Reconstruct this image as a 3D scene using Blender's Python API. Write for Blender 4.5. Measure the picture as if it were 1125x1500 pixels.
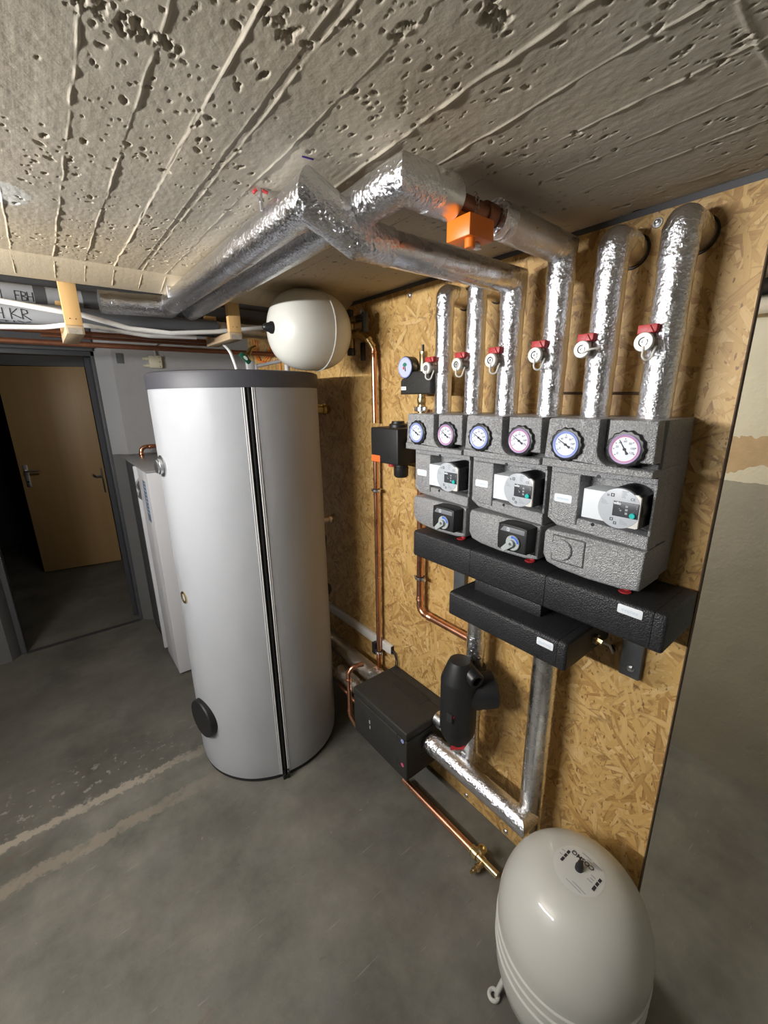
import bpy, bmesh, math, random
import numpy as np
from mathutils import Vector, Matrix, noise

for o in list(bpy.data.objects):
    bpy.data.objects.remove(o)
S = bpy.context.scene
COL = S.collection
PI = math.pi
random.seed(7)
RNG = np.random.default_rng(11)

# ------------------------------------------------------------------ camera
F_PX, YAW, PITCH, ROLL = 611.5, math.radians(38.43), math.radians(15.39), math.radians(-0.895)
CAM_Z = 1.656
_fw = Vector((math.sin(YAW)*math.cos(PITCH), math.cos(YAW)*math.cos(PITCH), -math.sin(PITCH)))
_r = Vector((math.cos(YAW), -math.sin(YAW), 0)); _u = _r.cross(_fw)
_r2 = _r*math.cos(ROLL) + _u*math.sin(ROLL); _u2 = -_r*math.sin(ROLL) + _u*math.cos(ROLL)
cd = bpy.data.cameras.new('camera'); cam = bpy.data.objects.new('camera', cd); COL.objects.link(cam)
cd.sensor_fit = 'HORIZONTAL'; cd.sensor_width = 36.0; cd.lens = F_PX/1125*36.0
cd.clip_start = 0.02; cd.clip_end = 60
M = Matrix((_r2, _u2, -_fw)).transposed().to_4x4(); M.translation = (0, 0, CAM_Z)
cam.matrix_world = M
S.camera = cam

# ------------------------------------------------------------------ light
w = bpy.data.worlds.new('world'); S.world = w; w.use_nodes = True
w.node_tree.nodes['Background'].inputs[0].default_value = (0.9, 0.95, 1, 1)
w.node_tree.nodes['Background'].inputs[1].default_value = 0.01
S.view_settings.view_transform = 'Standard'; S.view_settings.look = 'None'
S.view_settings.gamma = 1; S.view_settings.use_curve_mapping = False
S.view_settings.exposure = 0.27

def area(name, loc, tgt, sx, sy, power, col):
    d = bpy.data.lights.new(name, 'AREA'); d.shape = 'RECTANGLE'; d.size = sx; d.size_y = sy
    d.energy = power; d.color = col
    o = bpy.data.objects.new(name, d); COL.objects.link(o); o.location = loc
    dv = Vector(tgt) - Vector(loc)
    o.rotation_euler = dv.to_track_quat('-Z', 'Y').to_euler()
    return o
# long fluorescent tubes of the cellar, plus one added corridor fill, all outside the frame
L_MAIN = (-1.10, 1.20, 1.81)
area('main_tube_lamp', L_MAIN, (0.7, 1.20, 1.30), 1.2, 0.035, 35, (0.97, 0.98, 1.0))
area('main_tube_lamp_up', (L_MAIN[0], L_MAIN[1], L_MAIN[2]+0.02), (L_MAIN[0]+0.8, L_MAIN[1], 2.9), 1.2, 0.035, 26, (1.0, 0.96, 0.89))
area('niche_lamp', (1.55, 1.6, 1.97), (2.12, 0.25, 1.35), 0.5, 0.06, 19, (1.0, 0.98, 0.90))
area('corridor_fill', (0.15, 3.72, 2.0), (0.1, 5.1, 1.2), 0.4, 0.06, 2.0, (1.0, 0.93, 0.82))  # unseen fill added behind the door header to brighten the wooden leaf

# ------------------------------------------------------------------ materials
def new_mat(name):
    m = bpy.data.materials.new(name); m.use_nodes = True
    nt = m.node_tree; b = nt.nodes['Principled BSDF']
    return m, nt, b
def N(nt, t, **kw):
    n = nt.nodes.new(t)
    for k, v in kw.items():
        if k.startswith('_'): setattr(n, k[1:], v)
        else: n.inputs[k.replace('__', ' ')].default_value = v
    return n
def setin(n, i, v): n.inputs[i].default_value = v
def mix(nt, fac, a, b, blend='MIX'):
    n = nt.nodes.new('ShaderNodeMix'); n.data_type = 'RGBA'; n.blend_type = blend
    for i, v in ((0, fac), (6, a), (7, b)):
        if hasattr(v, 'links') or hasattr(v, 'is_output'): nt.links.new(v, n.inputs[i])
        elif i == 0: n.inputs[0].default_value = v
        else: n.inputs[i].default_value = (*v, 1) if len(v) == 3 else v
    return n.outputs[2]
def ramp(nt, src, p0, p1, c0=(0, 0, 0, 1), c1=(1, 1, 1, 1)):
    n = nt.nodes.new('ShaderNodeValToRGB'); nt.links.new(src, n.inputs[0])
    e = n.color_ramp.elements; e[0].position = p0; e[1].position = p1; e[0].color = c0; e[1].color = c1
    return n.outputs[0]
def mth(nt, op, a, b=None, c=None):
    n = nt.nodes.new('ShaderNodeMath'); n.operation = op
    for i, v in enumerate((a, b, c)):
        if v is None: continue
        if hasattr(v, 'is_output'): nt.links.new(v, n.inputs[i])
        else: n.inputs[i].default_value = v
    return n.outputs[0]
def coords(nt, scale=(1, 1, 1), rot=(0, 0, 0), geo=True):
    if geo:
        g = nt.nodes.new('ShaderNodeNewGeometry'); out = g.outputs['Position']
    else:
        g = nt.nodes.new('ShaderNodeTexCoord'); out = g.outputs['Object']
    mp = nt.nodes.new('ShaderNodeMapping'); mp.inputs['Scale'].default_value = scale; mp.inputs['Rotation'].default_value = rot
    nt.links.new(out, mp.inputs[0]); return mp.outputs[0]
def noise_t(nt, vec, scale, detail=4, rough=0.55, dist=0.0):
    n = N(nt, 'ShaderNodeTexNoise', Scale=scale, Detail=detail, Roughness=rough, Distortion=dist)
    nt.links.new(vec, n.inputs['Vector']); return n.outputs['Fac']
def bump(nt, b, h, strength, dist=0.01, prev=None):
    n = N(nt, 'ShaderNodeBump', Strength=strength, Distance=dist)
    nt.links.new(h, n.inputs['Height'])
    if prev: nt.links.new(prev, n.inputs['Normal'])
    if b: nt.links.new(n.outputs[0], b.inputs['Normal'])
    return n.outputs[0]
def simple(name, col, rough=0.5, metal=0.0, nz=0.0, nscale=40, bmp=0.0, bscale=200, bdist=0.002, coat=0.0, spec=None):
    m, nt, b = new_mat(name)
    b.inputs['Base Color'].default_value = (*col, 1); b.inputs['Roughness'].default_value = rough; b.inputs['Metallic'].default_value = metal
    if coat: b.inputs['Coat Weight'].default_value = coat; b.inputs['Coat Roughness'].default_value = 0.025
    if spec is not None: b.inputs['Specular IOR Level'].default_value = spec
    v = coords(nt)
    if nz:
        f = noise_t(nt, v, nscale, 5)
        c = mix(nt, f, tuple(x*(1-nz) for x in col), tuple(min(1, x*(1+nz)) for x in col))
        nt.links.new(c, b.inputs['Base Color'])
    if bmp:
        bump(nt, b, noise_t(nt, v, bscale, 3), bmp, bdist)
    return m

def mat_foil(name, col=(0.82, 0.83, 0.86), k=1.0, rough=0.2, fine=1.0):
    m, nt, b = new_mat(name)
    b.inputs['Metallic'].default_value = 1.0; b.inputs['Base Color'].default_value = (*col, 1)
    v = coords(nt)
    r = noise_t(nt, v, 30, 3)
    nt.links.new(ramp(nt, r, 0.3, 0.75, (rough*0.7,)*3+(1,), (rough*1.9,)*3+(1,)), b.inputs['Roughness'])
    vo = N(nt, 'ShaderNodeTexVoronoi', Scale=150.0*fine); vo.feature = 'F1'; nt.links.new(v, vo.inputs['Vector'])
    n1 = noise_t(nt, v, 210*fine, 4, 0.6, 1.0)
    n2 = noise_t(nt, v, 48*fine, 3, 0.55, 0.8)
    h = mth(nt, 'ADD', mth(nt, 'MULTIPLY', n1, 0.6), mth(nt, 'MULTIPLY', vo.outputs['Distance'], 0.45))
    h = mth(nt, 'ADD', h, mth(nt, 'MULTIPLY', n2, 0.9))
    bump(nt, b, h, 0.6*k, 0.0024)
    return m

def mat_osb():
    m, nt, b = new_mat('strand_board')
    g = nt.nodes.new('ShaderNodeNewGeometry')
    best_h = None; best_c = None; best_e = None
    layers = [(0.10, 0), (0.60, 3.1), (-0.55, 7.7), (1.15, 11.3), (-1.1, 15.9), (1.55, 21.3), (-0.25, 27.7), (0.33, 33.0), (-0.8, 39.1), (0.85, 47.7)]
    for i, (ang, off) in enumerate(layers):
        mp = nt.nodes.new('ShaderNodeMapping'); mp.vector_type = 'POINT'
        mp.inputs['Rotation'].default_value = (ang, 0, 0)
        mp.inputs['Location'].default_value = (0, off, off*1.7)
        nt.links.new(g.outputs['Position'], mp.inputs[0])
        sc = nt.nodes.new('ShaderNodeMapping'); s = 1.0 + 0.55*((i*37) % 5)/5
        sc.inputs['Scale'].default_value = (0.0, 66*s, 11.0*s)
        nt.links.new(mp.outputs[0], sc.inputs[0])
        # wobble the flake outline
        nz = N(nt, 'ShaderNodeTexNoise', Scale=2.2, Detail=3.0); nt.links.new(sc.outputs[0], nz.inputs['Vector'])
        ad = nt.nodes.new('ShaderNodeVectorMath'); ad.operation = 'MULTIPLY_ADD'
        nt.links.new(nz.outputs['Color'], ad.inputs[0]); ad.inputs[1].default_value = (0, 0.45, 0.45); nt.links.new(sc.outputs[0], ad.inputs[2])
        vo = N(nt, 'ShaderNodeTexVoronoi', Scale=1.0, Randomness=1.0); nt.links.new(ad.outputs[0], vo.inputs['Vector'])
        sep = nt.nodes.new('ShaderNodeSeparateColor'); nt.links.new(vo.outputs['Color'], sep.inputs[0])
        # grain inside a flake
        gr = nt.nodes.new('ShaderNodeMapping'); gr.inputs['Scale'].default_value = (0, 260, 9)
        nt.links.new(mp.outputs[0], gr.inputs[0])
        gn = noise_t(nt, gr.outputs[0], 1.0, 3)
        tone = mth(nt, 'ADD', mth(nt, 'MULTIPLY', sep.outputs[1], 0.78), mth(nt, 'MULTIPLY', mth(nt, 'SUBTRACT', gn, 0.25), 0.5))
        edge = vo.outputs['Distance']
        h = sep.outputs[0]
        if best_h is None: best_h, best_c, best_e = h, tone, edge
        else:
            gt = mth(nt, 'GREATER_THAN', h, best_h)
            def sel(a, bb):
                n = nt.nodes.new('ShaderNodeMix'); n.data_type = 'FLOAT'
                nt.links.new(gt, n.inputs[0]); nt.links.new(a, n.inputs[2]); nt.links.new(bb, n.inputs[3]); return n.outputs[0]
            best_c = sel(best_c, tone); best_e = sel(best_e, edge); best_h = mth(nt, 'MAXIMUM', h, best_h)
    rp = nt.nodes.new('ShaderNodeValToRGB'); nt.links.new(best_c, rp.inputs[0])
    el = rp.color_ramp.elements
    el[0].position = 0.0; el[0].color = (0.15, 0.07, 0.02, 1)
    el[1].position = 1.0; el[1].color = (0.70, 0.50, 0.24, 1)
    e = el.new(0.13); e.color = (0.36, 0.19, 0.055, 1)
    e = el.new(0.40); e.color = (0.54, 0.335, 0.11, 1)
    e = el.new(0.75); e.color = (0.60, 0.385, 0.14, 1)
    col = rp.outputs[0]
    # thin dark gaps at strand borders in places, and dark specks
    v = coords(nt)
    n = noise_t(nt, v, 9, 3)
    gap = mth(nt, 'MULTIPLY', ramp(nt, best_e, 0.52, 0.74), ramp(nt, n, 0.40, 0.60))
    col = mix(nt, mth(nt, 'MULTIPLY', gap, 0.7), col, (0.16, 0.075, 0.025))
    spk = ramp(nt, noise_t(nt, coords(nt, (1, 1.6, 0.7)), 60, 2), 0.655, 0.71)
    col = mix(nt, mth(nt, 'MULTIPLY', spk, 0.8), col, (0.13, 0.06, 0.02))
    big = noise_t(nt, v, 2.2, 2)
    col = mix(nt, mth(nt, 'MULTIPLY', big, 0.22), col, (0.50, 0.30, 0.11))
    nt.links.new(col, b.inputs['Base Color']); b.inputs['Roughness'].default_value = 0.5
    hh = mth(nt, 'ADD', best_h, mth(nt, 'MULTIPLY', best_c, 0.3))
    bump(nt, b, hh, 0.35, 0.004)
    return m

def mat_floor():
    m, nt, b = new_mat('painted_concrete_floor')
    v = coords(nt)
    sp = nt.nodes.new('ShaderNodeSeparateXYZ'); nt.links.new(v, sp.inputs[0])
    base = mix(nt, ramp(nt, noise_t(nt, v, 2.6, 8, 0.68), 0.34, 0.66), (0.092, 0.091, 0.077), (0.205, 0.198, 0.170))
    base = mix(nt, mth(nt, 'MULTIPLY', ramp(nt, noise_t(nt, coords(nt, (1, 1, 1), (0, 0, 2)), 1.7, 5, 0.65), 0.50, 0.66), 0.5), base, (0.10, 0.088, 0.076))
    base = mix(nt, mth(nt, 'MULTIPLY', ramp(nt, noise_t(nt, coords(nt, (1, 1, 1), (0, 0, 4)), 3.6, 4, 0.6), 0.58, 0.72), 0.35), base, (0.098, 0.098, 0.108))
    rust = ramp(nt, noise_t(nt, coords(nt, (1.6, 4.5, 1), (0, 0, 1.1)), 2.3, 5, 0.65), 0.66, 0.76)
    base = mix(nt, mth(nt, 'MULTIPLY', rust, 0.45), base, (0.15, 0.075, 0.045))
    for rot, sx, sy, th in ((0.6, 5, 42, 0.70), (-0.5, 4, 34, 0.72), (1.3, 6, 50, 0.70), (0.2, 3, 60, 0.70)):
        sc = ramp(nt, noise_t(nt, coords(nt, (sx, sy, 1), (0, 0, rot)), 1.6, 3, 0.5), th, th+0.06)
        base = mix(nt, mth(nt, 'MULTIPLY', sc, 0.5), base, (0.27, 0.265, 0.24))
    dsc = ramp(nt, noise_t(nt, coords(nt, (5, 40, 1), (0, 0, 0.95)), 1.3, 2, 0.5), 0.74, 0.79)
    base = mix(nt, mth(nt, 'MULTIPLY', dsc, 0.5), base, (0.05, 0.05, 0.048))
    fl = ramp(nt, noise_t(nt, v, 34, 4, 0.6), 0.69, 0.73)
    base = mix(nt, mth(nt, 'MULTIPLY', mth(nt, 'MULTIPLY', fl, ramp(nt, noise_t(nt, v, 4, 2), 0.45, 0.6)), 0.55), base, (0.34, 0.33, 0.30))
    dk = ramp(nt, noise_t(nt, coords(nt, (1, 1, 1), (0, 0, 1)), 26, 4), 0.68, 0.76)
    base = mix(nt, mth(nt, 'MULTIPLY', dk, 0.35), base, (0.06, 0.055, 0.05))
    # two worn bands along X, floor tone darker beyond them
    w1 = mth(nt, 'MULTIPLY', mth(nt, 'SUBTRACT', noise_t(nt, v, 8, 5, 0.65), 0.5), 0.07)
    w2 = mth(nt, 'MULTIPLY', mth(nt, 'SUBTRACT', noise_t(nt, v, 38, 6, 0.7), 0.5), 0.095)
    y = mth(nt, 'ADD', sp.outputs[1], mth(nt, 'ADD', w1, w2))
    past_bands = ramp(nt, mth(nt, 'MULTIPLY', y, 0.25), 1.88/4, 1.92/4)
    base = mix(nt, mth(nt, 'MULTIPLY', past_bands, 0.38), base, (0.05, 0.045, 0.040))
    inx = ramp(nt, mth(nt, 'SUBTRACT', 0.6, sp.outputs[0]), 0.12, 0.55)
    for yc, hw, rough_side in ((1.880, 0.024, 1), (1.682, 0.032, 0)):
        d = mth(nt, 'ABSOLUTE', mth(nt, 'SUBTRACT', y, yc))
        k = ramp(nt, mth(nt, 'DIVIDE', d, hw), 0.75, 1.0 if rough_side else 1.25, (1, 1, 1, 1), (0, 0, 0, 1))
        k = mth(nt, 'MULTIPLY', mth(nt, 'MULTIPLY', k, inx), ramp(nt, noise_t(nt, v, 12, 5, 0.6), 0.30, 0.48))
        base = mix(nt, mth(nt, 'MULTIPLY', k, 0.85 if rough_side else 0.7), base, (0.33, 0.29, 0.235) if rough_side else (0.25, 0.215, 0.17))
    # flaked chips beyond the first band
    near = mth(nt, 'MULTIPLY', ramp(nt, mth(nt, 'ABSOLUTE', mth(nt, 'SUBTRACT', sp.outputs[1], 2.02)), 0.06, 0.2, (1, 1, 1, 1), (0, 0, 0, 1)), inx)
    chip = ramp(nt, noise_t(nt, v, 26, 5, 0.6), 0.60, 0.63)
    base = mix(nt, mth(nt, 'MULTIPLY', mth(nt, 'MULTIPLY', near, chip), 0.7), base, (0.28, 0.27, 0.24))
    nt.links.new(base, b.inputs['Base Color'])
    nt.links.new(ramp(nt, noise_t(nt, v, 4, 4), 0.3, 0.7, (0.40,)*3+(1,), (0.62,)*3+(1,)), b.inputs['Roughness'])
    nb = bump(nt, None, noise_t(nt, v, 18, 5), 0.25, 0.006)
    nb = bump(nt, b, noise_t(nt, v, 160, 3), 0.12, 0.002, nb)
    return m

def mat_ceiling(name='board_marked_concrete'):
    m, nt, b = new_mat(name)
    v = coords(nt)
    base = mix(nt, noise_t(nt, v, 4.0, 6, 0.6), (0.40, 0.35, 0.275), (0.56, 0.505, 0.41))
    gr = noise_t(nt, coords(nt, (60, 2.5, 1)), 1.6, 4)
    base = mix(nt, mth(nt, 'MULTIPLY', gr, 0.30), base, (0.38, 0.35, 0.30))
    st = ramp(nt, noise_t(nt, v, 1.6, 3), 0.5, 0.75)
    base = mix(nt, mth(nt, 'MULTIPLY', st, 0.35), base, (0.58, 0.46, 0.29))
    sp = nt.nodes.new('ShaderNodeSeparateXYZ'); nt.links.new(v, sp.inputs[0])
    # yellower tone towards the beam and a dab of white filler
    wy = ramp(nt, mth(nt, 'ADD', sp.outputs[1], mth(nt, 'MULTIPLY', noise_t(nt, v, 3.5, 4), 0.35)), 1.28/2, 1.62/2) if False else ramp(nt, mth(nt, 'MULTIPLY', mth(nt, 'ADD', sp.outputs[1], mth(nt, 'MULTIPLY', noise_t(nt, v, 3.5, 4), 0.4)), 0.5), 0.66, 0.84)
    base = mix(nt, mth(nt, 'MULTIPLY', wy, 0.5), base, (0.66, 0.52, 0.31))
    dx = mth(nt, 'MULTIPLY', mth(nt, 'SUBTRACT', sp.outputs[0], 0.012), 1.0); dy = mth(nt, 'MULTIPLY', mth(nt, 'SUBTRACT', sp.outputs[1], 1.19), 0.75)
    dd = mth(nt, 'SQRT', mth(nt, 'ADD', mth(nt, 'MULTIPLY', dx, dx), mth(nt, 'MULTIPLY', dy, dy)))
    dd = mth(nt, 'ADD', dd, mth(nt, 'MULTIPLY', mth(nt, 'SUBTRACT', noise_t(nt, v, 30, 4), 0.5), 0.05))
    base = mix(nt, ramp(nt, dd, 0.042, 0.048, (0.8, 0.8, 0.8, 1), (0, 0, 0, 1)), base, (0.70, 0.70, 0.66))
    nt.links.new(base, b.inputs['Base Color']); b.inputs['Roughness'].default_value = 0.85
    nb = bump(nt, None, gr, 0.12, 0.003)
    nb = bump(nt, None, noise_t(nt, v, 70, 4), 0.18, 0.003, nb)
    bump(nt, b, noise_t(nt, v, 260, 3), 0.2, 0.0015, nb)
    return m

def mat_wall(name, up, low, split, patch=False, tone2=None):
    m, nt, b = new_mat(name)
    v = coords(nt); sp = nt.nodes.new('ShaderNodeSeparateXYZ'); nt.links.new(v, sp.inputs[0])
    n = noise_t(nt, v, 5, 5)
    cu = mix(nt, n, tuple(x*0.88 for x in up), up)
    cl = mix(nt, n, tuple(x*0.82 for x in low), tuple(x*1.1 for x in low))
    z = mth(nt, 'ADD', sp.outputs[2], mth(nt, 'MULTIPLY', mth(nt, 'SUBTRACT', noise_t(nt, v, 16, 3), 0.5), 0.02))
    if patch:
        zz = mth(nt, 'ADD', sp.outputs[2], mth(nt, 'MULTIPLY', mth(nt, 'SUBTRACT', noise_t(nt, v, 6.5, 5), 0.5), 0.17))
        k = mth(nt, 'MULTIPLY', mth(nt, 'GREATER_THAN', zz, 1.362), mth(nt, 'LESS_THAN', zz, 1.50))
        cu = mix(nt, k, cu, mix(nt, noise_t(nt, v, 24, 4), (0.45, 0.33, 0.19), (0.60, 0.47, 0.31)))
    k = mth(nt, 'GREATER_THAN', z, split)
    nt.links.new(mix(nt, k, cl, cu), b.inputs['Base Color']); b.inputs['Roughness'].default_value = 0.75
    nb = bump(nt, None, noise_t(nt, v, 7, 5), 0.35, 0.012)
    bump(nt, b, noise_t(nt, v, 70, 4), 0.25, 0.003, nb)
    return m

def mat_wood(name, c0, c1, axis='z', scale=1.0, rough=0.5):
    m, nt, b = new_mat(name)
    s = {'z': (40, 40, 1.6), 'y': (40, 1.6, 40), 'x': (1.6, 40, 40)}[axis]
    v = coords(nt, tuple(x*scale for x in s))
    f = noise_t(nt, v, 1.0, 5, 0.6, 0.5)
    f2 = noise_t(nt, coords(nt), 3, 3)
    c = mix(nt, f, c0, c1); c = mix(nt, mth(nt, 'MULTIPLY', f2, 0.3), c, c0)
    nt.links.new(c, b.inputs['Base Color']); b.inputs['Roughness'].default_value = rough
    bump(nt, b, f, 0.1, 0.002)
    return m

def mat_epp(name, c0, c1, rough=0.42, bs=0.55, spec=0.5, scale=260):
    m, nt, b = new_mat(name)
    v = coords(nt)
    vo = N(nt, 'ShaderNodeTexVoronoi', Scale=float(scale)); nt.links.new(v, vo.inputs['Vector'])
    n = noise_t(nt, v, 14, 5)
    sepc = nt.nodes.new('ShaderNodeSeparateColor'); nt.links.new(vo.outputs['Color'], sepc.inputs[0])
    f = mth(nt, 'ADD', mth(nt, 'MULTIPLY', sepc.outputs[0], 0.55), mth(nt, 'MULTIPLY', n, 0.5))
    nt.links.new(mix(nt, f, c0, c1), b.inputs['Base Color'])
    b.inputs['Roughness'].default_value = rough; b.inputs['Specular IOR Level'].default_value = spec
    nb = bump(nt, None, vo.outputs['Distance'], bs, 0.002)
    bump(nt, b, noise_t(nt, v, 120, 3), 0.2, 0.002, nb)
    return m

def mat_copper(name='copper'):
    m, nt, b = new_mat(name)
    v = coords(nt)
    nt.links.new(mix(nt, noise_t(nt, v, 25, 4), (0.70, 0.33, 0.20), (0.82, 0.43, 0.28)), b.inputs['Base Color'])
    b.inputs['Metallic'].default_value = 1
    nt.links.new(ramp(nt, noise_t(nt, v, 12, 2), 0.3, 0.7, (0.24,)*3+(1,), (0.36,)*3+(1,)), b.inputs['Roughness'])
    return m

MT = dict(
    foil=mat_foil('aluminium_foil', (0.80, 0.81, 0.85), k=1.25, rough=0.16), foil_tape=mat_foil('crumpled_foil_tape', (0.84, 0.85, 0.89), 1.8, 0.13, 0.8),
    foil_smooth=mat_foil('smooth_foil', (0.78, 0.78, 0.79), 0.09, 0.22), foil_dull=mat_foil('dull_brown_foil', (0.62, 0.57, 0.50), 0.5, 0.35),
    osb=mat_osb(), osb_edge=simple('board_edge', (0.10, 0.06, 0.035), 0.8, nz=0.4, nscale=120),
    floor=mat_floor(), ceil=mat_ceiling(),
    wall_back=mat_wall('wall_paint_back', (0.36, 0.36, 0.37), (0.13, 0.13, 0.128), 1.295),
    wall_right=mat_wall('wall_paint_right', (0.74, 0.73, 0.62), (0.36, 0.36, 0.315), 1.31, True),
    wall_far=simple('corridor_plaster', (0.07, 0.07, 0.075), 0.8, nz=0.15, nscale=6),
    wall_room=simple('room_plaster', (0.20, 0.195, 0.185), 0.85, nz=0.1, nscale=6),
    wall_pale=simple('pale_room_plaster', (0.62, 0.61, 0.58), 0.85, nz=0.1, nscale=6),
    jamb=simple('steel_frame_paint', (0.075, 0.078, 0.085), 0.5, nz=0.15, nscale=20),
    steel_dark=simple('dark_steel_door', (0.045, 0.047, 0.055), 0.5),
    door=mat_wood('door_veneer', (0.33, 0.205, 0.085), (0.47, 0.31, 0.14), 'z', 0.35, 0.45),
    pine=mat_wood('pine_wood', (0.56, 0.33, 0.12), (0.72, 0.47, 0.20), 'z', 1.0, 0.6), pine_y=mat_wood('pine_wood_y', (0.40, 0.29, 0.17), (0.58, 0.43, 0.27), 'y', 1.0, 0.7),
    pine_end=simple('sawn_end_grain', (0.34, 0.30, 0.24), 0.85, nz=0.3, nscale=120, bmp=0.4, bscale=300),
    jacket=simple('white_jacket', (0.72, 0.735, 0.765), 0.42, nz=0.03, nscale=8, bmp=0.05, bscale=14, bdist=0.01),
    thread=simple('jacket_stitching', (0.62, 0.62, 0.62), 0.7), black_cloth=simple('black_zip_tape', (0.012, 0.012, 0.014), 0.7),
    lid=simple('dark_grey_lid', (0.055, 0.055, 0.065), 0.5, bmp=0.25, bscale=500, bdist=0.001),
    blackp=simple('black_plastic', (0.014, 0.014, 0.015), 0.4), blackm=simple('matt_black_plastic', (0.012, 0.012, 0.013), 0.5, bmp=0.1, bscale=300),
    vessel=simple('cream_white_enamel', (0.64, 0.635, 0.58), 0.38, nz=0.03, nscale=6, coat=0.5),
    vessel2=simple('white_enamel', (0.56, 0.555, 0.51), 0.42, nz=0.05, nscale=6, coat=0.5),
    white=simple('white_plastic', (0.74, 0.73, 0.68), 0.4), ivory=simple('ivory_plastic', (0.60, 0.57, 0.44), 0.5),
    cab=simple('white_sheet_metal', (0.62, 0.62, 0.64), 0.4), cab_top=simple('grey_sheet_metal', (0.30, 0.29, 0.29), 0.35),
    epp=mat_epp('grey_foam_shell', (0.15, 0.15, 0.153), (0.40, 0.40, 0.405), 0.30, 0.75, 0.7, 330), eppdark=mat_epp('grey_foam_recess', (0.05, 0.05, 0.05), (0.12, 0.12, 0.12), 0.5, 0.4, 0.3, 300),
    eppb=mat_epp('black_foam_shell', (0.008, 0.008, 0.009), (0.030, 0.030, 0.032), 0.46, 0.5, 0.4, 300),
    eppb2=mat_epp('dark_foam_shell', (0.020, 0.019, 0.017), (0.045, 0.043, 0.038), 0.55, 0.25, 0.3, 400),
    brass=simple('brass', (0.70, 0.55, 0.30), 0.28, 1.0, nz=0.15, nscale=30), brass_dark=simple('dull_brass', (0.36, 0.26, 0.11), 0.38, 1.0, nz=0.3, nscale=30),
    nickel=simple('nickel_plate', (0.55, 0.50, 0.45), 0.28, 1.0), chrome=simple('zinc_steel', (0.72, 0.73, 0.75), 0.3, 1.0),
    copper=mat_copper(), cu_dark=simple('tarnished_copper', (0.30, 0.13, 0.075), 0.45, 0.9, nz=0.3, nscale=30),
    red=simple('red_plastic', (0.48, 0.035, 0.04), 0.45), orange=simple('orange_plastic', (0.86, 0.20, 0.015), 0.38), orange2=simple('orange_sticker', (0.92, 0.16, 0.03), 0.5),
    orange_wire=simple('orange_cable', (0.80, 0.22, 0.03), 0.5),
    blue_ring=simple('blue_gauge_ring', (0.17, 0.26, 0.72), 0.4), red_ring=simple('red_gauge_ring', (0.62, 0.10, 0.20), 0.4),
    lilac_b=simple('pale_blue_rim', (0.30, 0.36, 0.68), 0.35), lilac_r=simple('mauve_rim', (0.42, 0.30, 0.52), 0.35),
    dial=simple('white_dial', (0.72, 0.76, 0.86), 0.35), ink=simple('black_ink', (0.03, 0.03, 0.035), 0.6), ink_grey=simple('grey_print', (0.33, 0.35, 0.38), 0.6),
    pale_print=simple('pale_blue_print', (0.50, 0.62, 0.74), 0.6), sticker=simple('white_sticker', (0.78, 0.82, 0.86), 0.4),
    pumpface=simple('pale_grey_pump_face', (0.50, 0.53, 0.57), 0.35), pumppanel=simple('charcoal_panel', (0.055, 0.058, 0.066), 0.35), teal=simple('teal_knob', (0.02, 0.50, 0.47), 0.35),
    lever=simple('grey_lever', (0.40, 0.44, 0.44), 0.4), plaque=simple('grey_plaque', (0.22, 0.23, 0.25), 0.35), blue=simple('blue_print', (0.05, 0.16, 0.68), 0.4),
    galv=simple('galvanised_plate', (0.17, 0.185, 0.20), 0.42, 0.6, nz=0.25, nscale=40),
    pvc=simple('grey_pvc_jacket', (0.33, 0.34, 0.355), 0.42, nz=0.1, nscale=10), pvc_dark=simple('dark_grey_pipe', (0.075, 0.077, 0.082), 0.55, nz=0.25, nscale=14),
    cable=simple('white_cable', (0.78, 0.77, 0.74), 0.45), conduit=simple('grey_conduit', (0.36, 0.36, 0.36), 0.5), grey_lt=simple('light_grey_plastic', (0.48, 0.48, 0.49), 0.5),
    greenp=simple('green_plastic', (0.01, 0.10, 0.06), 0.4), label_blue=simple('blue_grey_sticker', (0.14, 0.18, 0.26), 0.45),
    purple=simple('purple_crayon', (0.10, 0.05, 0.35), 0.7), rubber=simple('rubber', (0.02, 0.02, 0.02), 0.7),
    label_clear=simple('vessel_label', (0.60, 0.60, 0.57), 0.4), sill=simple('dark_threshold', (0.035, 0.035, 0.036), 0.6),
    trunk=simple('trunking_plastic', (0.62, 0.60, 0.56), 0.45), alufl=simple('foil_edge', (0.6, 0.6, 0.62), 0.3, 1.0),
    strip=simple('grey_edge_strip', (0.09, 0.09, 0.095), 0.6),
    gdial=simple('manometer_dial', (0.55, 0.58, 0.78), 0.35), green=simple('green_mark', (0.02, 0.22, 0.14), 0.5),
)

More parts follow.
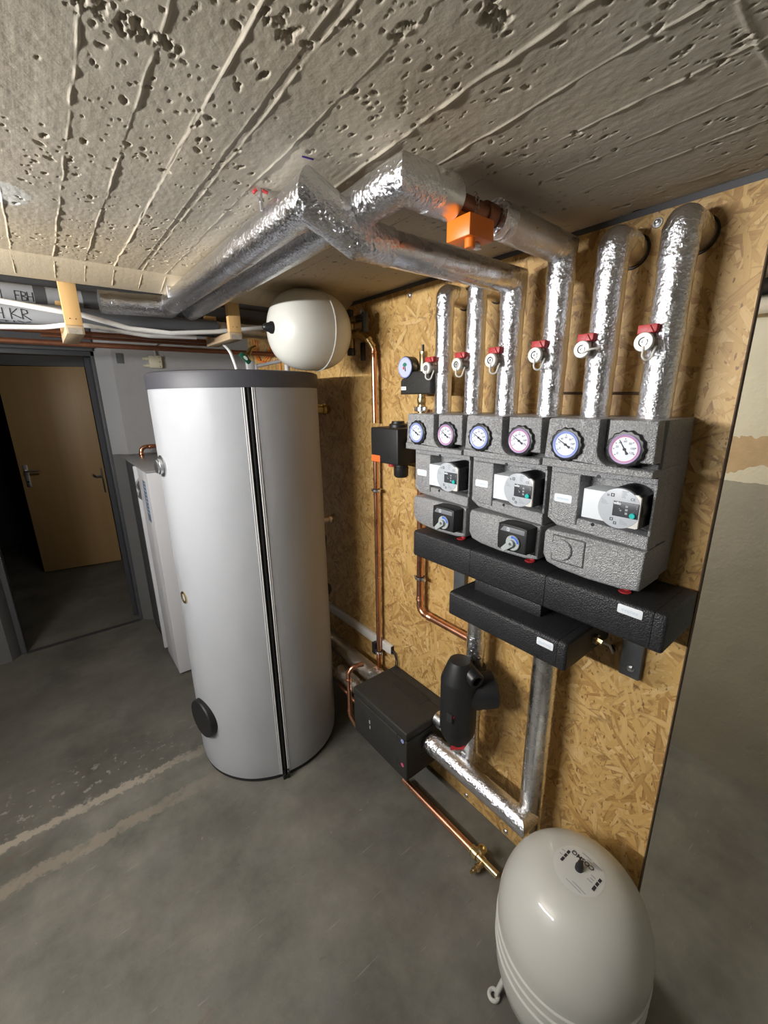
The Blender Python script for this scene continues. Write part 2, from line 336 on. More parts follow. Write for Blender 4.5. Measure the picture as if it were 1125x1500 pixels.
# ------------------------------------------------------------------ object helpers
ORG = {}
def sharp(bm, ang=38):
    a = math.radians(ang)
    for f in bm.faces: f.smooth = True
    for e in bm.edges:
        if len(e.link_faces) == 2 and e.calc_face_angle(0) > a: e.smooth = False
STUFF = {'label_lines', 'label_bars', 'face_print', 'tick_marks', 'panel_print', 'ring_print', 'chain', 'nail', 'notch', 'corner_screw', 'cover_screw', 'lid_screw', 'pale_marks', 'felt_pen_writing', 'board_joint', 'face_symbols'}
def obj(name, bm, mat, parent=None, flat=False, origin=None):
    if not flat: sharp(bm)
    me = bpy.data.meshes.new(name)
    if parent is not None:
        og = ORG[parent.name]
    else:
        if origin is None:
            bm.verts.ensure_lookup_table()
            co = [v.co for v in bm.verts]
            origin = Vector(((min(c.x for c in co)+max(c.x for c in co))/2, (min(c.y for c in co)+max(c.y for c in co))/2, min(c.z for c in co)))
        og = Vector(origin)
    bmesh.ops.translate(bm, verts=bm.verts, vec=-og)
    bm.to_mesh(me); bm.free()
    o = bpy.data.objects.new(name, me); COL.objects.link(o)
    ms = mat if isinstance(mat, (list, tuple)) else [mat]
    for k in ms: me.materials.append(MT[k] if isinstance(k, str) else k)
    if parent is not None: o.parent = parent
    else: o.location = og
    ORG[o.name] = og
    if name in STUFF and parent is not None: o['kind'] = 'stuff'
    return o
def tag(o, label=None, cat=None, group=None, kind=None):
    if label: o['label'] = label
    if cat: o['category'] = cat
    if group: o['group'] = group
    if kind: o['kind'] = kind
    return o
def thing(name, label, cat, loc, group=None):
    o = bpy.data.objects.new(name, None); COL.objects.link(o); o.location = loc
    o.empty_display_size = 0.02; ORG[o.name] = Vector(loc)
    return tag(o, label, cat, group)
def copy_tree(o, off=None, parent=None):
    c = o.copy(); COL.objects.link(c)
    if parent: c.parent = parent
    if off is not None: c.location = o.location + Vector(off)
    ORG[c.name] = ORG[o.name] + (Vector(off) if off is not None else Vector())
    for ch in list(o.children): copy_tree(ch, None, c)
    return c

# ------------------------------------------------------------------ shape helpers
def BM(): return bmesh.new()
def box(bm, a, b, bev=0.0, seg=2):
    a = Vector(a); b = Vector(b)
    r = bmesh.ops.create_cube(bm, size=1.0)
    vs = r['verts']; c = (a+b)/2; d = b-a
    for v in vs: v.co = Vector((c.x+v.co.x*d.x, c.y+v.co.y*d.y, c.z+v.co.z*d.z))
    if bev > 0:
        es = list({e for v in vs for e in v.link_edges})
        bmesh.ops.bevel(bm, geom=es, offset=bev, segments=seg, affect='EDGES', profile=0.5)
    return bm
def prism(bm, pts, fn, d0, d1, bev=0.0, seg=2, bev_back=False):
    """pts: 2D outline; fn(u,v,w)->xyz ; extruded from w=d0 to w=d1 (d1 = front, bevelled)"""
    n = len(pts)
    v0 = [bm.verts.new(fn(u, v, d0)) for u, v in pts]; v1 = [bm.verts.new(fn(u, v, d1)) for u, v in pts]
    fs = [bm.faces.new(v1), bm.faces.new(v0[::-1])]
    for i in range(n):
        j = (i+1) % n
        fs.append(bm.faces.new((v0[i], v0[j], v1[j], v1[i])))
    bmesh.ops.recalc_face_normals(bm, faces=fs)
    if bev > 0:
        s1 = set(v1); s0 = set(v0)
        es = [e for e in {e for v in v1 for e in v.link_edges} if (e.verts[0] in s1 and e.verts[1] in s1)]
        if bev_back: es += [e for e in {e for v in v0 for e in v.link_edges} if (e.verts[0] in s0 and e.verts[1] in s0)]
        bmesh.ops.bevel(bm, geom=es, offset=bev, segments=seg, affect='EDGES', profile=0.5, clamp_overlap=True)
    return bm
def frame_for(d):
    d = Vector(d).normalized(); a = Vector((0, 0, 1)) if abs(d.z) < 0.9 else Vector((1, 0, 0))
    u = d.cross(a).normalized(); return d, u, d.cross(u)
def lathe(bm, prof, org, axis, n=32, caps=True):
    """prof: list of (radius, height along axis)"""
    d, u, v = frame_for(axis); org = Vector(org); rings = []
    for r, h in prof:
        if r < 1e-6: rings.append([bm.verts.new(org+d*h)])
        else: rings.append([bm.verts.new(org+d*h+(u*math.cos(t)+v*math.sin(t))*r) for t in [2*PI*k/n for k in range(n)]])
    fs = []
    for A, B in zip(rings, rings[1:]):
        if len(A) == 1 and len(B) == 1: continue
        for k in range(n):
            j = (k+1) % n
            if len(A) == 1: fs.append(bm.faces.new((A[0], B[k], B[j])))
            elif len(B) == 1: fs.append(bm.faces.new((A[k], B[0], A[j])))
            else: fs.append(bm.faces.new((A[k], B[k], B[j], A[j])))
    if caps:
        for R in (rings[0], rings[-1]):
            if len(R) > 1: fs.append(bm.faces.new(R))
    bmesh.ops.recalc_face_normals(bm, faces=fs)
    return bm
def cyl(bm, a, b, r, n=24, bev=0.0):
    a = Vector(a); b = Vector(b); L = (b-a).length
    p = [(r-bev, 0), (r, bev), (r, L-bev), (r-bev, L)] if bev else [(r, 0), (r, L)]
    return lathe(bm, p, a, b-a, n)
def smooth_path(pts, rad, step=0.012, arcn=7):
    pts = [Vector(p) for p in pts]; out = [pts[0]]
    for i in range(1, len(pts)-1):
        p0, p, p1 = pts[i-1], pts[i], pts[i+1]
        a = (p0-p).normalized(); b = (p1-p).normalized(); ang = a.angle(b)
        if ang > PI-0.02: out.append(p); continue
        t = min(rad/math.tan(ang/2), (p0-p).length*0.48, (p1-p).length*0.48)
        s, e = p+a*t, p+b*t
        r = t*math.tan(ang/2); c = p+(a+b).normalized()*(r/math.sin(ang/2))
        x = (s-c); y = (e-c); th = x.angle(y)
        for k in range(arcn+1):
            q = k/arcn; v = (x*math.sin((1-q)*th)+y*math.sin(q*th))/math.sin(th); out.append(c+v)
    out.append(pts[-1])
    res = [out[0]]
    for a, b in zip(out, out[1:]):
        L = (b-a).length; n = max(1, int(L/step)) if step else 1
        for k in range(1, n+1): res.append(a.lerp(b, k/n))
    return res
def tube(bm, pts, r, n=16, rad=None, step=0.0, noise_amp=0.0, caps=True, seed=0.0, rfun=None):
    rad = r*2.2 if rad is None else rad
    P = smooth_path(pts, rad, step); m = len(P); rings = []; u = None; L = 0.0
    for i, p in enumerate(P):
        d = (P[min(i+1, m-1)]-P[max(i-1, 0)]).normalized()
        if u is None: _, u, _ = frame_for(d)
        u = (u-d*u.dot(d)).normalized(); v = d.cross(u)
        if i: L += (p-P[i-1]).length
        rr = r if rfun is None else r*rfun(L)
        ring = []
        for k in range(n):
            t = 2*PI*k/n; e = u*math.cos(t)+v*math.sin(t); q = p+e*rr
            if noise_amp:
                s = Vector((seed, seed*1.3, 0))
                q += e*(noise_amp*(noise.noise(q*38+s)*0.7+noise.noise(q*95+s)*0.5 - 0.5*abs(noise.noise(q*17+s))))
            ring.append(bm.verts.new(q))
        rings.append(ring)
    fs = []
    for A, B in zip(rings, rings[1:]):
        for k in range(n):
            j = (k+1) % n; fs.append(bm.faces.new((A[k], A[j], B[j], B[k])))
    if caps: fs += [bm.faces.new(rings[0][::-1]), bm.faces.new(rings[-1])]
    bmesh.ops.recalc_face_normals(bm, faces=fs)
    return bm
def miter(bm, pts, r, n=40, step=0.006, noise_amp=0.0, seed=0.0):
    """tube with sharp mitred corners"""
    pts = [Vector(p) for p in pts]; m = len(pts); D = [(b-a).normalized() for a, b in zip(pts, pts[1:])]
    _, u, _ = frame_for(D[0]); rings = []
    def ring(p, d, nrm=None):
        v = d.cross(u); out = []
        for k in range(n):
            t = 2*PI*k/n; e = u*math.cos(t)+v*math.sin(t); q = p+e*r
            if nrm is not None: q = q-d*((e*r).dot(nrm)/d.dot(nrm))
            if noise_amp:
                s = Vector((seed, seed*1.3, 0)); q = q+e*(noise_amp*(noise.noise(q*38+s)*0.7+noise.noise(q*95+s)*0.5-0.5*abs(noise.noise(q*17+s))))
            out.append(bm.verts.new(q))
        rings.append(out)
    for i, d in enumerate(D):
        if i:
            u = (u-D[i-1]*u.dot(D[i-1])).normalized()
            q = D[i-1].rotation_difference(d); u = (q @ u); u = (u-d*u.dot(d)).normalized()
        L = (pts[i+1]-pts[i]).length
        c0 = r*math.tan(D[i-1].angle(d)/2)*1.03 if i else 0.0
        c1 = r*math.tan(d.angle(D[i+1])/2)*1.03 if i < len(D)-1 else 0.0
        s0, s1 = c0, max(c0+0.001, L-c1); k = max(1, int((s1-s0)/step))
        for j in range(k+1): ring(pts[i]+d*(s0+(s1-s0)*j/k), d)
        if i < len(D)-1: ring(pts[i+1], d, (d+D[i+1]).normalized())
    fs = []
    for A, B in zip(rings, rings[1:]):
        for k in range(n):
            j = (k+1) % n; fs.append(bm.faces.new((A[k], A[j], B[j], B[k])))
    fs += [bm.faces.new(rings[0][::-1]), bm.faces.new(rings[-1])]
    bmesh.ops.recalc_face_normals(bm, faces=fs)
    return bm
def torus(bm, c, axis, R, r, n=40, k=8):
    d, u, v = frame_for(axis); c = Vector(c); rings = []
    for i in range(n):
        t = 2*PI*i/n; e = u*math.cos(t)+v*math.sin(t)
        rings.append([bm.verts.new(c+e*(R+r*math.cos(s))+d*(r*math.sin(s))) for s in [2*PI*j/k for j in range(k)]])
    for i in range(n):
        A, B = rings[i], rings[(i+1) % n]
        for j in range(k): bm.faces.new((A[j], A[(j+1) % k], B[(j+1) % k], B[j]))
    bmesh.ops.recalc_face_normals(bm, faces=bm.faces[:])
    return bm
def rrect(u0, v0, u1, v1, r, n=5):
    p = []
    for cx, cy, a in ((u1-r, v1-r, 0), (u0+r, v1-r, PI/2), (u0+r, v0+r, PI), (u1-r, v0+r, 1.5*PI)):
        for k in range(n+1):
            t = a+PI/2*k/n; p.append((cx+r*math.cos(t), cy+r*math.sin(t)))
    return p
def circ(u, v, r, n=32): return [(u+r*math.cos(2*PI*k/n), v+r*math.sin(2*PI*k/n)) for k in range(n)]
def text(name, s, size, fn, mat, parent, bold=0.0, align='CENTER'):
    """flat print: fn(u, v) -> xyz places the letters on the surface"""
    cu = bpy.data.curves.new('txt', 'FONT'); cu.body = s; cu.size = size; cu.align_x = align; cu.align_y = 'CENTER'
    cu.resolution_u = 3; cu.offset = bold
    t = bpy.data.objects.new('txt', cu); COL.objects.link(t)
    dg = bpy.context.evaluated_depsgraph_get(); me = bpy.data.meshes.new_from_object(t.evaluated_get(dg))
    bpy.data.objects.remove(t)
    bm = BM(); bm.from_mesh(me); bpy.data.meshes.remove(me)
    for q in bm.verts: q.co = fn(q.co.x, q.co.y)
    return obj(name, bm, mat, parent, flat=True)

U, V = Vector((0, -1, 0)), Vector((0, 0, 1))          # right and up for things that face -X
def facing(x0, y0, z0=0.0):
    return lambda u, v, w_: Vector((x0-w_, y0-u, z0+v))

# ================================================================== SETTING
OX = 1.12                    # face of the strand board
CZ = 2.048                   # ceiling
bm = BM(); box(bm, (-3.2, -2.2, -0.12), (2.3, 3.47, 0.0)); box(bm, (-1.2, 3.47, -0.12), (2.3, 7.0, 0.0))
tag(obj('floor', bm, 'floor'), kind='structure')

# ceiling: fine grid where the photograph looks, plain slab elsewhere
def build_ceiling():
    x0, x1, y0, y1, st = -0.06, 1.12, 0.14, 1.60, 0.0024
    nx, ny = int((x1-x0)/0.0014)+1, int((y1-y0)/st)+1
    xs = np.linspace(x0, x1, nx); ys = np.linspace(y0, y1, ny)
    X, Y = np.meshgrid(xs, ys, indexing='ij'); H = np.zeros_like(X)      # H > 0 = hangs down
    def vnoise(sx, sy, seed):
        r = np.random.default_rng(seed); gx, gy = int((x1-x0)/sx)+3, int((y1-y0)/sy)+3
        G = r.random((gx, gy)); fx = (X-x0)/sx; fy = (Y-y0)/sy; i = fx.astype(int); j = fy.astype(int)
        a = fx-i; b = fy-j; a = a*a*(3-2*a); b = b*b*(3-2*b)
        return (G[i, j]*(1-a)+G[i+1, j]*a)*(1-b)+(G[i, j+1]*(1-a)+G[i+1, j+1]*a)*b-0.5
    ridges = [0.013, 0.105, 0.1775, 0.25, 0.312, 0.325, 0.392, 0.52, 0.618, 0.725, 0.826, 0.925, 1.055]
    hgt = [2.2, 3.2, 3.2, 3.6, 1.5, 3.0, 3.0, 6.0, 3.4, 3.0, 2.6, 2.4, 2.6]
    # each formwork board sits at its own level and tilt
    edges = [-1]+ridges+[2]
    for k in range(len(edges)-1):
        mk = (X >= edges[k]) & (X < edges[k+1])
        H[mk] += (RNG.random()-0.5)*0.0014 + (X[mk]-edges[k])*(RNG.random()-0.5)*0.012
    H += vnoise(0.12, 0.3, 1)*0.003+vnoise(0.03, 0.08, 2)*0.0008+vnoise(0.007, 0.010, 3)*0.0004
    for k, (rx, rh) in enumerate(zip(ridges, hgt)):
        c = rx+vnoise(5, 0.05, 20+k)*0.004+vnoise(5, 0.4, 60+k)*0.004
        amp = np.clip(0.55+vnoise(5, 0.02, 40+k)*1.1+vnoise(5, 0.11, 80+k)*0.8, 0.03, 1.2)
        wd = 0.0013 if rx != 0.52 else 0.0028
        H += rh/1000*0.62*amp*np.exp(-((X-c)/wd)**2)
    c = 0.204+vnoise(0.05, 5, 90)*0.006
    H += np.where(X > 0.64, 0.003*np.exp(-((Y-c)/0.003)**2)*np.clip(0.6+vnoise(0.03, 5, 91), 0, 1), 0)
    # air pits
    def pit(px, py, rx, ry, dp, ang):
        R = max(rx, ry)*1.2
        i0, i1 = np.searchsorted(xs, [px-R, px+R]); j0, j1 = np.searchsorted(ys, [py-R, py+R])
        if i1 <= i0 or j1 <= j0: return
        a = X[i0:i1, j0:j1]-px; b = Y[i0:i1, j0:j1]-py
        q = ((a*math.cos(ang)+b*math.sin(ang))/rx)**2+((-a*math.sin(ang)+b*math.cos(ang))/ry)**2
        q = q*(1+0.7*vn3[i0:i1, j0:j1])
        H[i0:i1, j0:j1] -= dp*np.clip(2.2*(1-q), 0, 1)
    vn3 = vnoise(0.004, 0.004, 5)
    for _ in range(3400):
        px = x0+RNG.random()*(x1-x0); py = y0+(RNG.random()**1.35)*(y1-y0)
        if noise.noise(Vector((px*7, py*7, 1.0))) < -0.08+RNG.random()*0.35-0.2: continue
        r = 0.0015+0.0036*RNG.random()**4.5
        pit(px, py, r, r*(1+RNG.random()*1.3), r*1.2, RNG.random()*PI)
    for (sx, sy, n, sp) in ((0.14, 0.615, 40, 0.022), (0.16, 0.625, 26, 0.015), (0.28, 0.518, 22, 0.014), (0.449, 0.365, 34, 0.018), (0.36, 0.45, 12, 0.018), (0.42, 0.56, 16, 0.03), (0.62, 0.26, 14, 0.03)):
        for _ in range(n):
            r = 0.0018+0.0036*RNG.random()**1.5; pit(sx+RNG.normal()*sp*1.3, sy+RNG.normal()*sp*0.5, r, r*1.4, r*0.9, RNG.random()*PI)
    co = np.stack([X, Y, CZ-H], -1).reshape(-1, 3)
    I = np.arange(nx*ny).reshape(nx, ny)
    q = np.stack([I[:-1, :-1], I[:-1, 1:], I[1:, 1:], I[1:, :-1]], -1).reshape(-1, 4)     # normals down
    # surround (8 quads) and top
    ex = [(-3.2, -2.2), (2.3, -2.2), (2.3, 1.6), (-3.2, 1.6), (x0, y0), (x1, y0), (x1, y1), (x0, y1)]
    nb = len(co); co = np.vstack([co, np.array([(a, b, CZ) for a, b in ex])])
    q2 = np.array([(nb+0, nb+4, nb+5, nb+1), (nb+1, nb+5, nb+6, nb+2), (nb+0, nb+3, nb+7, nb+4)])
    allq = np.vstack([q, q2])
    me = bpy.data.meshes.new('ceiling'); me.vertices.add(len(co)); me.vertices.foreach_set('co', co.ravel())
    me.loops.add(allq.size); me.loops.foreach_set('vertex_index', allq.ravel())
    me.polygons.add(len(allq)); me.polygons.foreach_set('loop_start', np.arange(0, allq.size, 4))
    me.update(calc_edges=True); me.validate()
    me.polygons.foreach_set('use_smooth', np.ones(len(me.polygons), bool))
    me.materials.append(MT['ceil'])
    o = bpy.data.objects.new('ceiling', me); COL.objects.link(o); return tag(o, kind='structure')
build_ceiling()

# haunched beam beyond the ceiling field, then a higher recess
bm = BM()
prof = [(1.60, CZ+0.001), (1.612, CZ-0.008), (1.66, CZ-0.022), (1.705, CZ-0.033), (1.735, CZ-0.034), (1.74, CZ+0.15), (3.47, CZ+0.15), (3.47, CZ+0.24), (1.60, CZ+0.24)]
for a, b in ((-3.2, 2.3),):
    prism(bm, prof, lambda u, v, w_: Vector((w_, u, v)), a, b)
beam = tag(obj('trim_1', bm, 'ceil', origin=(0, 1.6, CZ)), kind='structure')
bm = BM()
for rx in (0.013, 0.105, 0.1775, 0.25, 0.325, 0.392, 0.52, 0.618, 0.725):
    tube(bm, [(rx, 1.612, CZ-0.008), (rx, 1.66, CZ-0.022), (rx+0.001, 1.702, CZ-0.032)], 0.0016, 6, step=0.006, noise_amp=0.002, seed=rx*50)
obj('board_joint', bm, 'ceil', beam)

# walls
def wallbox(name, mat, *boxes):
    bm = BM()
    for a, b in boxes: box(bm, a, b)
    return tag(obj(name, bm, mat), kind='structure')
wb = wallbox('wall_back', 'wall_back', ((-3.2, 3.49, 0), (-0.45, 3.62, 2.25)), ((0.44, 3.42, 0), (2.3, 3.62, 2.25)), ((0.335, 3.52, 1.975), (0.44, 3.62, 2.25)))
bm = BM(); prism(bm, [(0.335, 3.50), (0.43, 3.4195), (0.50, 3.4195), (0.50, 3.60), (0.335, 3.60)], lambda u, v, w_: Vector((u, v, w_)), 0, 2.2)
obj('door_reveal', bm, 'wall_back', wb)
bm = BM(); prism(bm, [(-0.395, 3.50), (-0.44, 3.44), (-0.52, 3.44), (-0.52, 3.60), (-0.395, 3.60)], lambda u, v, w_: Vector((u, v, w_)), 0, 2.2)
obj('door_reveal', bm, 'wall_back', wb)
wallbox('wall_right', 'wall_right', ((2.12, -2.2, 0), (2.28, 3.42, 2.2)))
wallbox('wall_left', 'wall_room', ((-3.3, -2.2, 0), (-3.2, 3.5, 2.25)))
wallbox('wall_front', 'wall_pale', ((-3.2, -2.3, 0), (2.3, -2.2, 2.2)))
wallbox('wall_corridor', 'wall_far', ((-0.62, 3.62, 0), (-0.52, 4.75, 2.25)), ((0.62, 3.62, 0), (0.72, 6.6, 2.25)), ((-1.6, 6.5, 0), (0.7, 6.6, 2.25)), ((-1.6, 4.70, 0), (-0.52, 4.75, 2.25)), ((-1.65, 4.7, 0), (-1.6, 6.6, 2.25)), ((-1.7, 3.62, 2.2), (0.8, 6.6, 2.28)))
bm = BM(); box(bm, (0.405, 5.06, 0), (0.62, 5.12, 2.2)); box(bm, (-0.52, 5.22, 1.985), (0.62, 5.26, 2.2))
tag(obj('trim_2', bm, 'jamb'), kind='structure')
bm = BM(); box(bm, (-0.46, 3.47, 1.975), (0.336, 3.62, 2.25)); box(bm, (-0.46, 3.44, 1.99), (0.337, 3.48, 2.02), 0.006)
tag(obj('trim_5', bm, 'jamb'), kind='structure')
# steel door frame and threshold of the near doorway
bm = BM(); box(bm, (-0.395, 3.50, 0), (-0.365, 3.60, 1.975), 0.003); box(bm, (0.32, 3.495, 0), (0.345, 3.60, 1.975), 0.003); box(bm, (-0.395, 3.495, 1.945), (0.345, 3.60, 1.975), 0.003)
fr = tag(obj('trim_3', bm, 'jamb'), kind='structure')
bm = BM(); box(bm, (-0.365, 3.485, 0.0), (0.32, 3.515, 0.006)); tag(obj('trim_4', bm, 'sill'), kind='structure')
# open dark door seen edge-on
d2 = thing('door_2', None, None, (0.31, 3.6, 0)); d2['kind'] = 'structure'
bm = BM(); prism(bm, [(0.292, 3.61), (0.320, 3.61), (0.392, 4.36), (0.364, 4.36)], lambda u, v, w_: Vector((u, v, w_)), 0.008, 1.94); obj('door_leaf', bm, 'steel_dark', d2)
bm = BM()
tube(bm, [(0.275, 3.70, 1.12), (0.235, 3.70, 1.12), (0.228, 3.74, 1.12), (0.228, 3.82, 1.118)], 0.009, 10, rad=0.012)
box(bm, (0.268, 3.685, 1.0), (0.276, 3.72, 1.18), 0.003); obj('lever_handle', bm, 'blackp', d2)
# wooden corridor door
d1 = thing('door_1', None, None, (0.07, 5.1, 0)); d1['kind'] = 'structure'
dang = math.atan2(5.05-5.18, 0.395+0.255)
def dl(u, v, w_): return Vector((-0.255+u*math.cos(dang)+w_*math.sin(dang), 5.18+u*math.sin(dang)-w_*math.cos(dang), v))
bm = BM(); prism(bm, [(0, 0.01), (0.665, 0.01), (0.665, 1.975), (0, 1.975)], dl, -0.04, 0.0, 0.002); obj('door_leaf', bm, 'door', d1)
bm = BM(); prism(bm, rrect(0.028, 0.88, 0.066, 1.09, 0.004), dl, 0, 0.006, 0.002)
hp = obj('handle_plate', bm, 'chrome', d1)
bm = BM(); tube(bm, [dl(0.046, 1.035, 0.004), dl(0.046, 1.035, 0.05), dl(0.16, 1.032, 0.052)], 0.009, 10, rad=0.012); obj('lever_handle', bm, 'chrome', hp)
bm = BM(); cyl(bm, dl(0.047, 0.93, 0.005), dl(0.047, 0.93, 0.0075), 0.008, 14); obj('keyhole', bm, 'blackp', hp)

# ================================================================== STRAND BOARD
bd = thing('strand_board_panel', 'tall golden oriented strand board partition carrying pipes and pump groups', 'board', (OX+0.009, 1.5, 0))
bm = BM(); box(bm, (OX, 0.241, 0.002), (OX+0.018, 2.80, 2.034)); obj('board', bm, 'osb', bd)
bm = BM(); box(bm, (OX-0.0004, 0.2385, 0.002), (OX+0.0185, 0.241, 2.034)); obj('sawn_edge', bm, 'osb_edge', bd)
bm = BM(); box(bm, (OX+0.001, 0.241, 2.034), (OX+0.03, 2.80, CZ+0.002)); obj('edge_strip', bm, 'strip', bd)
def screw(y, z):
    bm = BM(); cyl(bm, (OX, y, z), (OX-0.0022, y, z), 0.0105, 20, 0.0008); lathe(bm, [(0.0075, 0), (0.0068, 0.003), (0.003, 0.0045), (0.0, 0.0035)], (OX-0.0022, y, z), (-1, 0, 0), 6)
    obj('washer_screw', bm, 'chrome', bd)
for y, z in ((0.438, 2.012), (1.239, 2.012), (1.539, 2.004), (0.88, 0.022), (0.683, 0.022), (2.2, 2.0)): screw(y, z)
bm = BM(); tube(bm, [(OX-0.004, 0.68, 1.66), (OX-0.004, 0.40, 1.655)], 0.0035, 8); obj('slot_line', bm, 'osb_edge', bd)

# ================================================================== TANK
TC = Vector((0.652, 1.79, 0)); TR = 0.328; TZ0, TZ1 = 0.022, 1.70
def tp(a, r, z): return Vector((TC.x+r*math.cos(a), TC.y+r*math.sin(a), z))
tank = thing('hot_water_tank', 'tall white hot water tank with dark grey lid and black zip', 'tank', (TC.x, TC.y, 0))
A0 = math.radians(-103.7); gap = 0.040
def shell(r, a0, a1, z0, z1, th, n=120, nz=40, wav=0.0):
    bm = BM(); G = []
    for j in range(nz+1):
        row = []
        for i in range(n+1):
            a = a0+(a1-a0)*i/n; t = j/nz; z = z0+(z1-z0)*t
            rr = r
            if wav: rr += wav*noise.noise(Vector((math.cos(a)*3, math.sin(a)*3, z*2.2)))+wav*0.5*noise.noise(Vector((math.cos(a)*9, math.sin(a)*9, z*7)))
            if j == 0: rr -= 0.004
            row.append(bm.verts.new(tp(a, rr, z)))
        G.append(row)
    for j in range(nz):
        for i in range(n): bm.faces.new((G[j][i], G[j][i+1], G[j+1][i+1], G[j+1][i]))
    r_ = bmesh.ops.solidify(bm, geom=bm.faces[:], thickness=th)
    bmesh.ops.recalc_face_normals(bm, faces=bm.faces[:])
    return bm
obj('jacket', shell(TR, A0+gap, A0+2*PI-gap, TZ0, TZ1, 0.005, wav=0.0016), 'jacket', tank)
bm = BM(); lathe(bm, [(TR-0.012, 0.0), (TR-0.007, 0.004), (TR-0.007, 1.70)], (TC.x, TC.y, 0), (0, 0, 1), 96); obj('base_shell', bm, 'black_cloth', tank)
for s in (-1, 1):
    for k, (off, rr) in enumerate(((0.042, 0.0026), (0.062, 0.0018))):
        bm = BM(); a = A0+s*off; tube(bm, [tp(a, TR+0.001, TZ0+0.004), tp(a, TR+0.001, TZ1)], rr, 8, step=0.05); obj('seam_piping', bm, 'thread', tank)
bm = BM(); tube(bm, [tp(A0, TR-0.002, 0.0), tp(A0, TR-0.001, TZ1)], 0.003, 8, step=0.05); obj('zip', bm, 'blackp', tank)
bm = BM(); lathe(bm, [(TR-0.01, TZ1-0.004), (TR+0.004, TZ1-0.004), (TR+0.0045, TZ1+0.045), (TR+0.002, TZ1+0.052), (TR-0.006, TZ1+0.055), (0.0, TZ1+0.056)], (TC.x, TC.y, 0), (0, 0, 1), 128); obj('lid', bm, 'lid', tank)
for k, da in enumerate((-0.02, 0.035)):
    bm = BM(); p = tp(A0+da, TR+0.008, 0.002)
    box(bm, p-Vector((0.006, 0.006, 0)), p+Vector((0.006, 0.006, 0.026)), 0.003); tube(bm, [p+Vector((0, 0, 0.02)), p+Vector((0.004, -0.008, 0.03)), p+Vector((0.0, 0.002, 0.045))], 0.003, 6); obj('zip_pull', bm, 'blackp', tank)
a = math.radians(-168.7); d = Vector((math.cos(a), math.sin(a), 0))
bm = BM(); lathe(bm, [(0.088, -0.030), (0.088, 0.014), (0.084, 0.019), (0.0, 0.021)], tp(a, TR, 0.292), d, 56); obj('flange_cover', bm, 'blackm', tank)
a = math.radians(-172.5); d = Vector((math.cos(a), math.sin(a), 0))
bm = BM(); lathe(bm, [(0.026, -0.004), (0.026, 0.004), (0.018, 0.004), (0.017, -0.001), (0.0, -0.001)], tp(a, TR, 0.872), d, 28); obj('sensor_port', bm, 'brass', tank)
a = math.radians(-175.5); d = Vector((math.cos(a), math.sin(a), 0))
bm = BM(); lathe(bm, [(0.042, -0.004), (0.042, 0.003), (0.034, 0.003), (0.034, 0.0), (0.030, 0.0), (0.030, 0.014), (0.027, 0.016), (0.027, 0.012), (0.025, 0.012), (0.025, 0.022), (0.018, 0.024), (0.0, 0.024)], tp(a, TR, 1.415), d, 36); obj('pipe_socket', bm, 'chrome', tank)
for z, r, m in ((1.607, 0.021, 'brass_dark'), (1.085, 0.017, 'foil_dull')):
    a = math.radians(-14); q0 = tp(a, TR-0.01, z); q1 = tp(a, TR+0.045, z); q2 = q1+Vector((0.03, 0.035, 0.0))
    bm = BM(); tube(bm, [q0, q1, q2], r, 20, rad=r*1.2, step=0.004, noise_amp=0.003); cyl(bm, q1-Vector((0.012, -0.003, 0)), q1+Vector((0.004, -0.001, 0)), r*1.18, 20, 0.002); obj('pipe_stub', bm, m, tank)
bm = BM(); tube(bm, [tp(math.radians(-14), TR-0.005, 1.04), tp(math.radians(-13), TR+0.018, 1.0), tp(math.radians(-10), TR+0.015, 0.85), tp(math.radians(-10), TR-0.005, 0.70)], 0.0035, 8, rad=0.04, step=0.02); obj('sensor_cable', bm, 'rubber', tank)
bm = BM(); lathe(bm, [(0.03, 0), (0.032, 0.02), (0.02, 0.03), (0, 0.03)], tp(math.radians(-14), TR-0.004, 0.72), (math.cos(-0.25), math.sin(-0.25), 0), 20); obj('black_plug', bm, 'blackm', tank)

# ================================================================== EXPANSION VESSELS
VX, VY, VZ, VR = 0.85, 1.51, 1.902, 0.143
wv = thing('wall_expansion_vessel', 'round cream-white expansion vessel hung beside the ceiling above the tank', 'vessel', (VX, VY, VZ-VR))
bm = BM(); pr = []
for k in range(0, 19):
    t = PI*k/18; c, s = math.cos(t), math.sin(t)
    e = 0.72
    pr.append((VR*abs(s)**e*1.0 if s > 1e-6 else 0.0, -0.150*(abs(c)**0.82)*(1 if c > 0 else -1)))
pr = [(r, -h) for r, h in pr][::-1] if False else pr
lathe(bm, [(r, h) for r, h in pr], (VX, VY, VZ), (1, 0, 0), 72, caps=False); obj('shell', bm, 'vessel', wv)
bm = BM(); torus(bm, (VX+0.03, VY, VZ), (1, 0, 0), VR-0.0008, 0.0028, 72); obj('weld_seam', bm, 'vessel', wv)
bm = BM(); lathe(bm, [(0.021, -0.004), (0.021, 0.006), (0.017, 0.012), (0.012, 0.03), (0.006, 0.036), (0, 0.037)], (VX-0.1495, VY, VZ), (-1, 0, 0), 24); obj('valve_cap', bm, 'blackp', wv)
for k, (s, a) in enumerate((('COSMO', 0.9), ('24 l', -0.9))):
    pass
bm = BM()
for k in range(26):
    t = 2*PI*k/26+0.05; r = 0.036+0.004*(k % 2); L = 0.004
    c = Vector((VX-0.1492+0.0022*((r/0.036)**2), VY-r*math.sin(t), VZ+r*math.cos(t)))
    box(bm, c-Vector((0.0006, 0.0022, 0.0022)), c+Vector((0.0006, 0.0022, 0.0022)))
obj('ring_print', bm, 'ink_grey', wv)
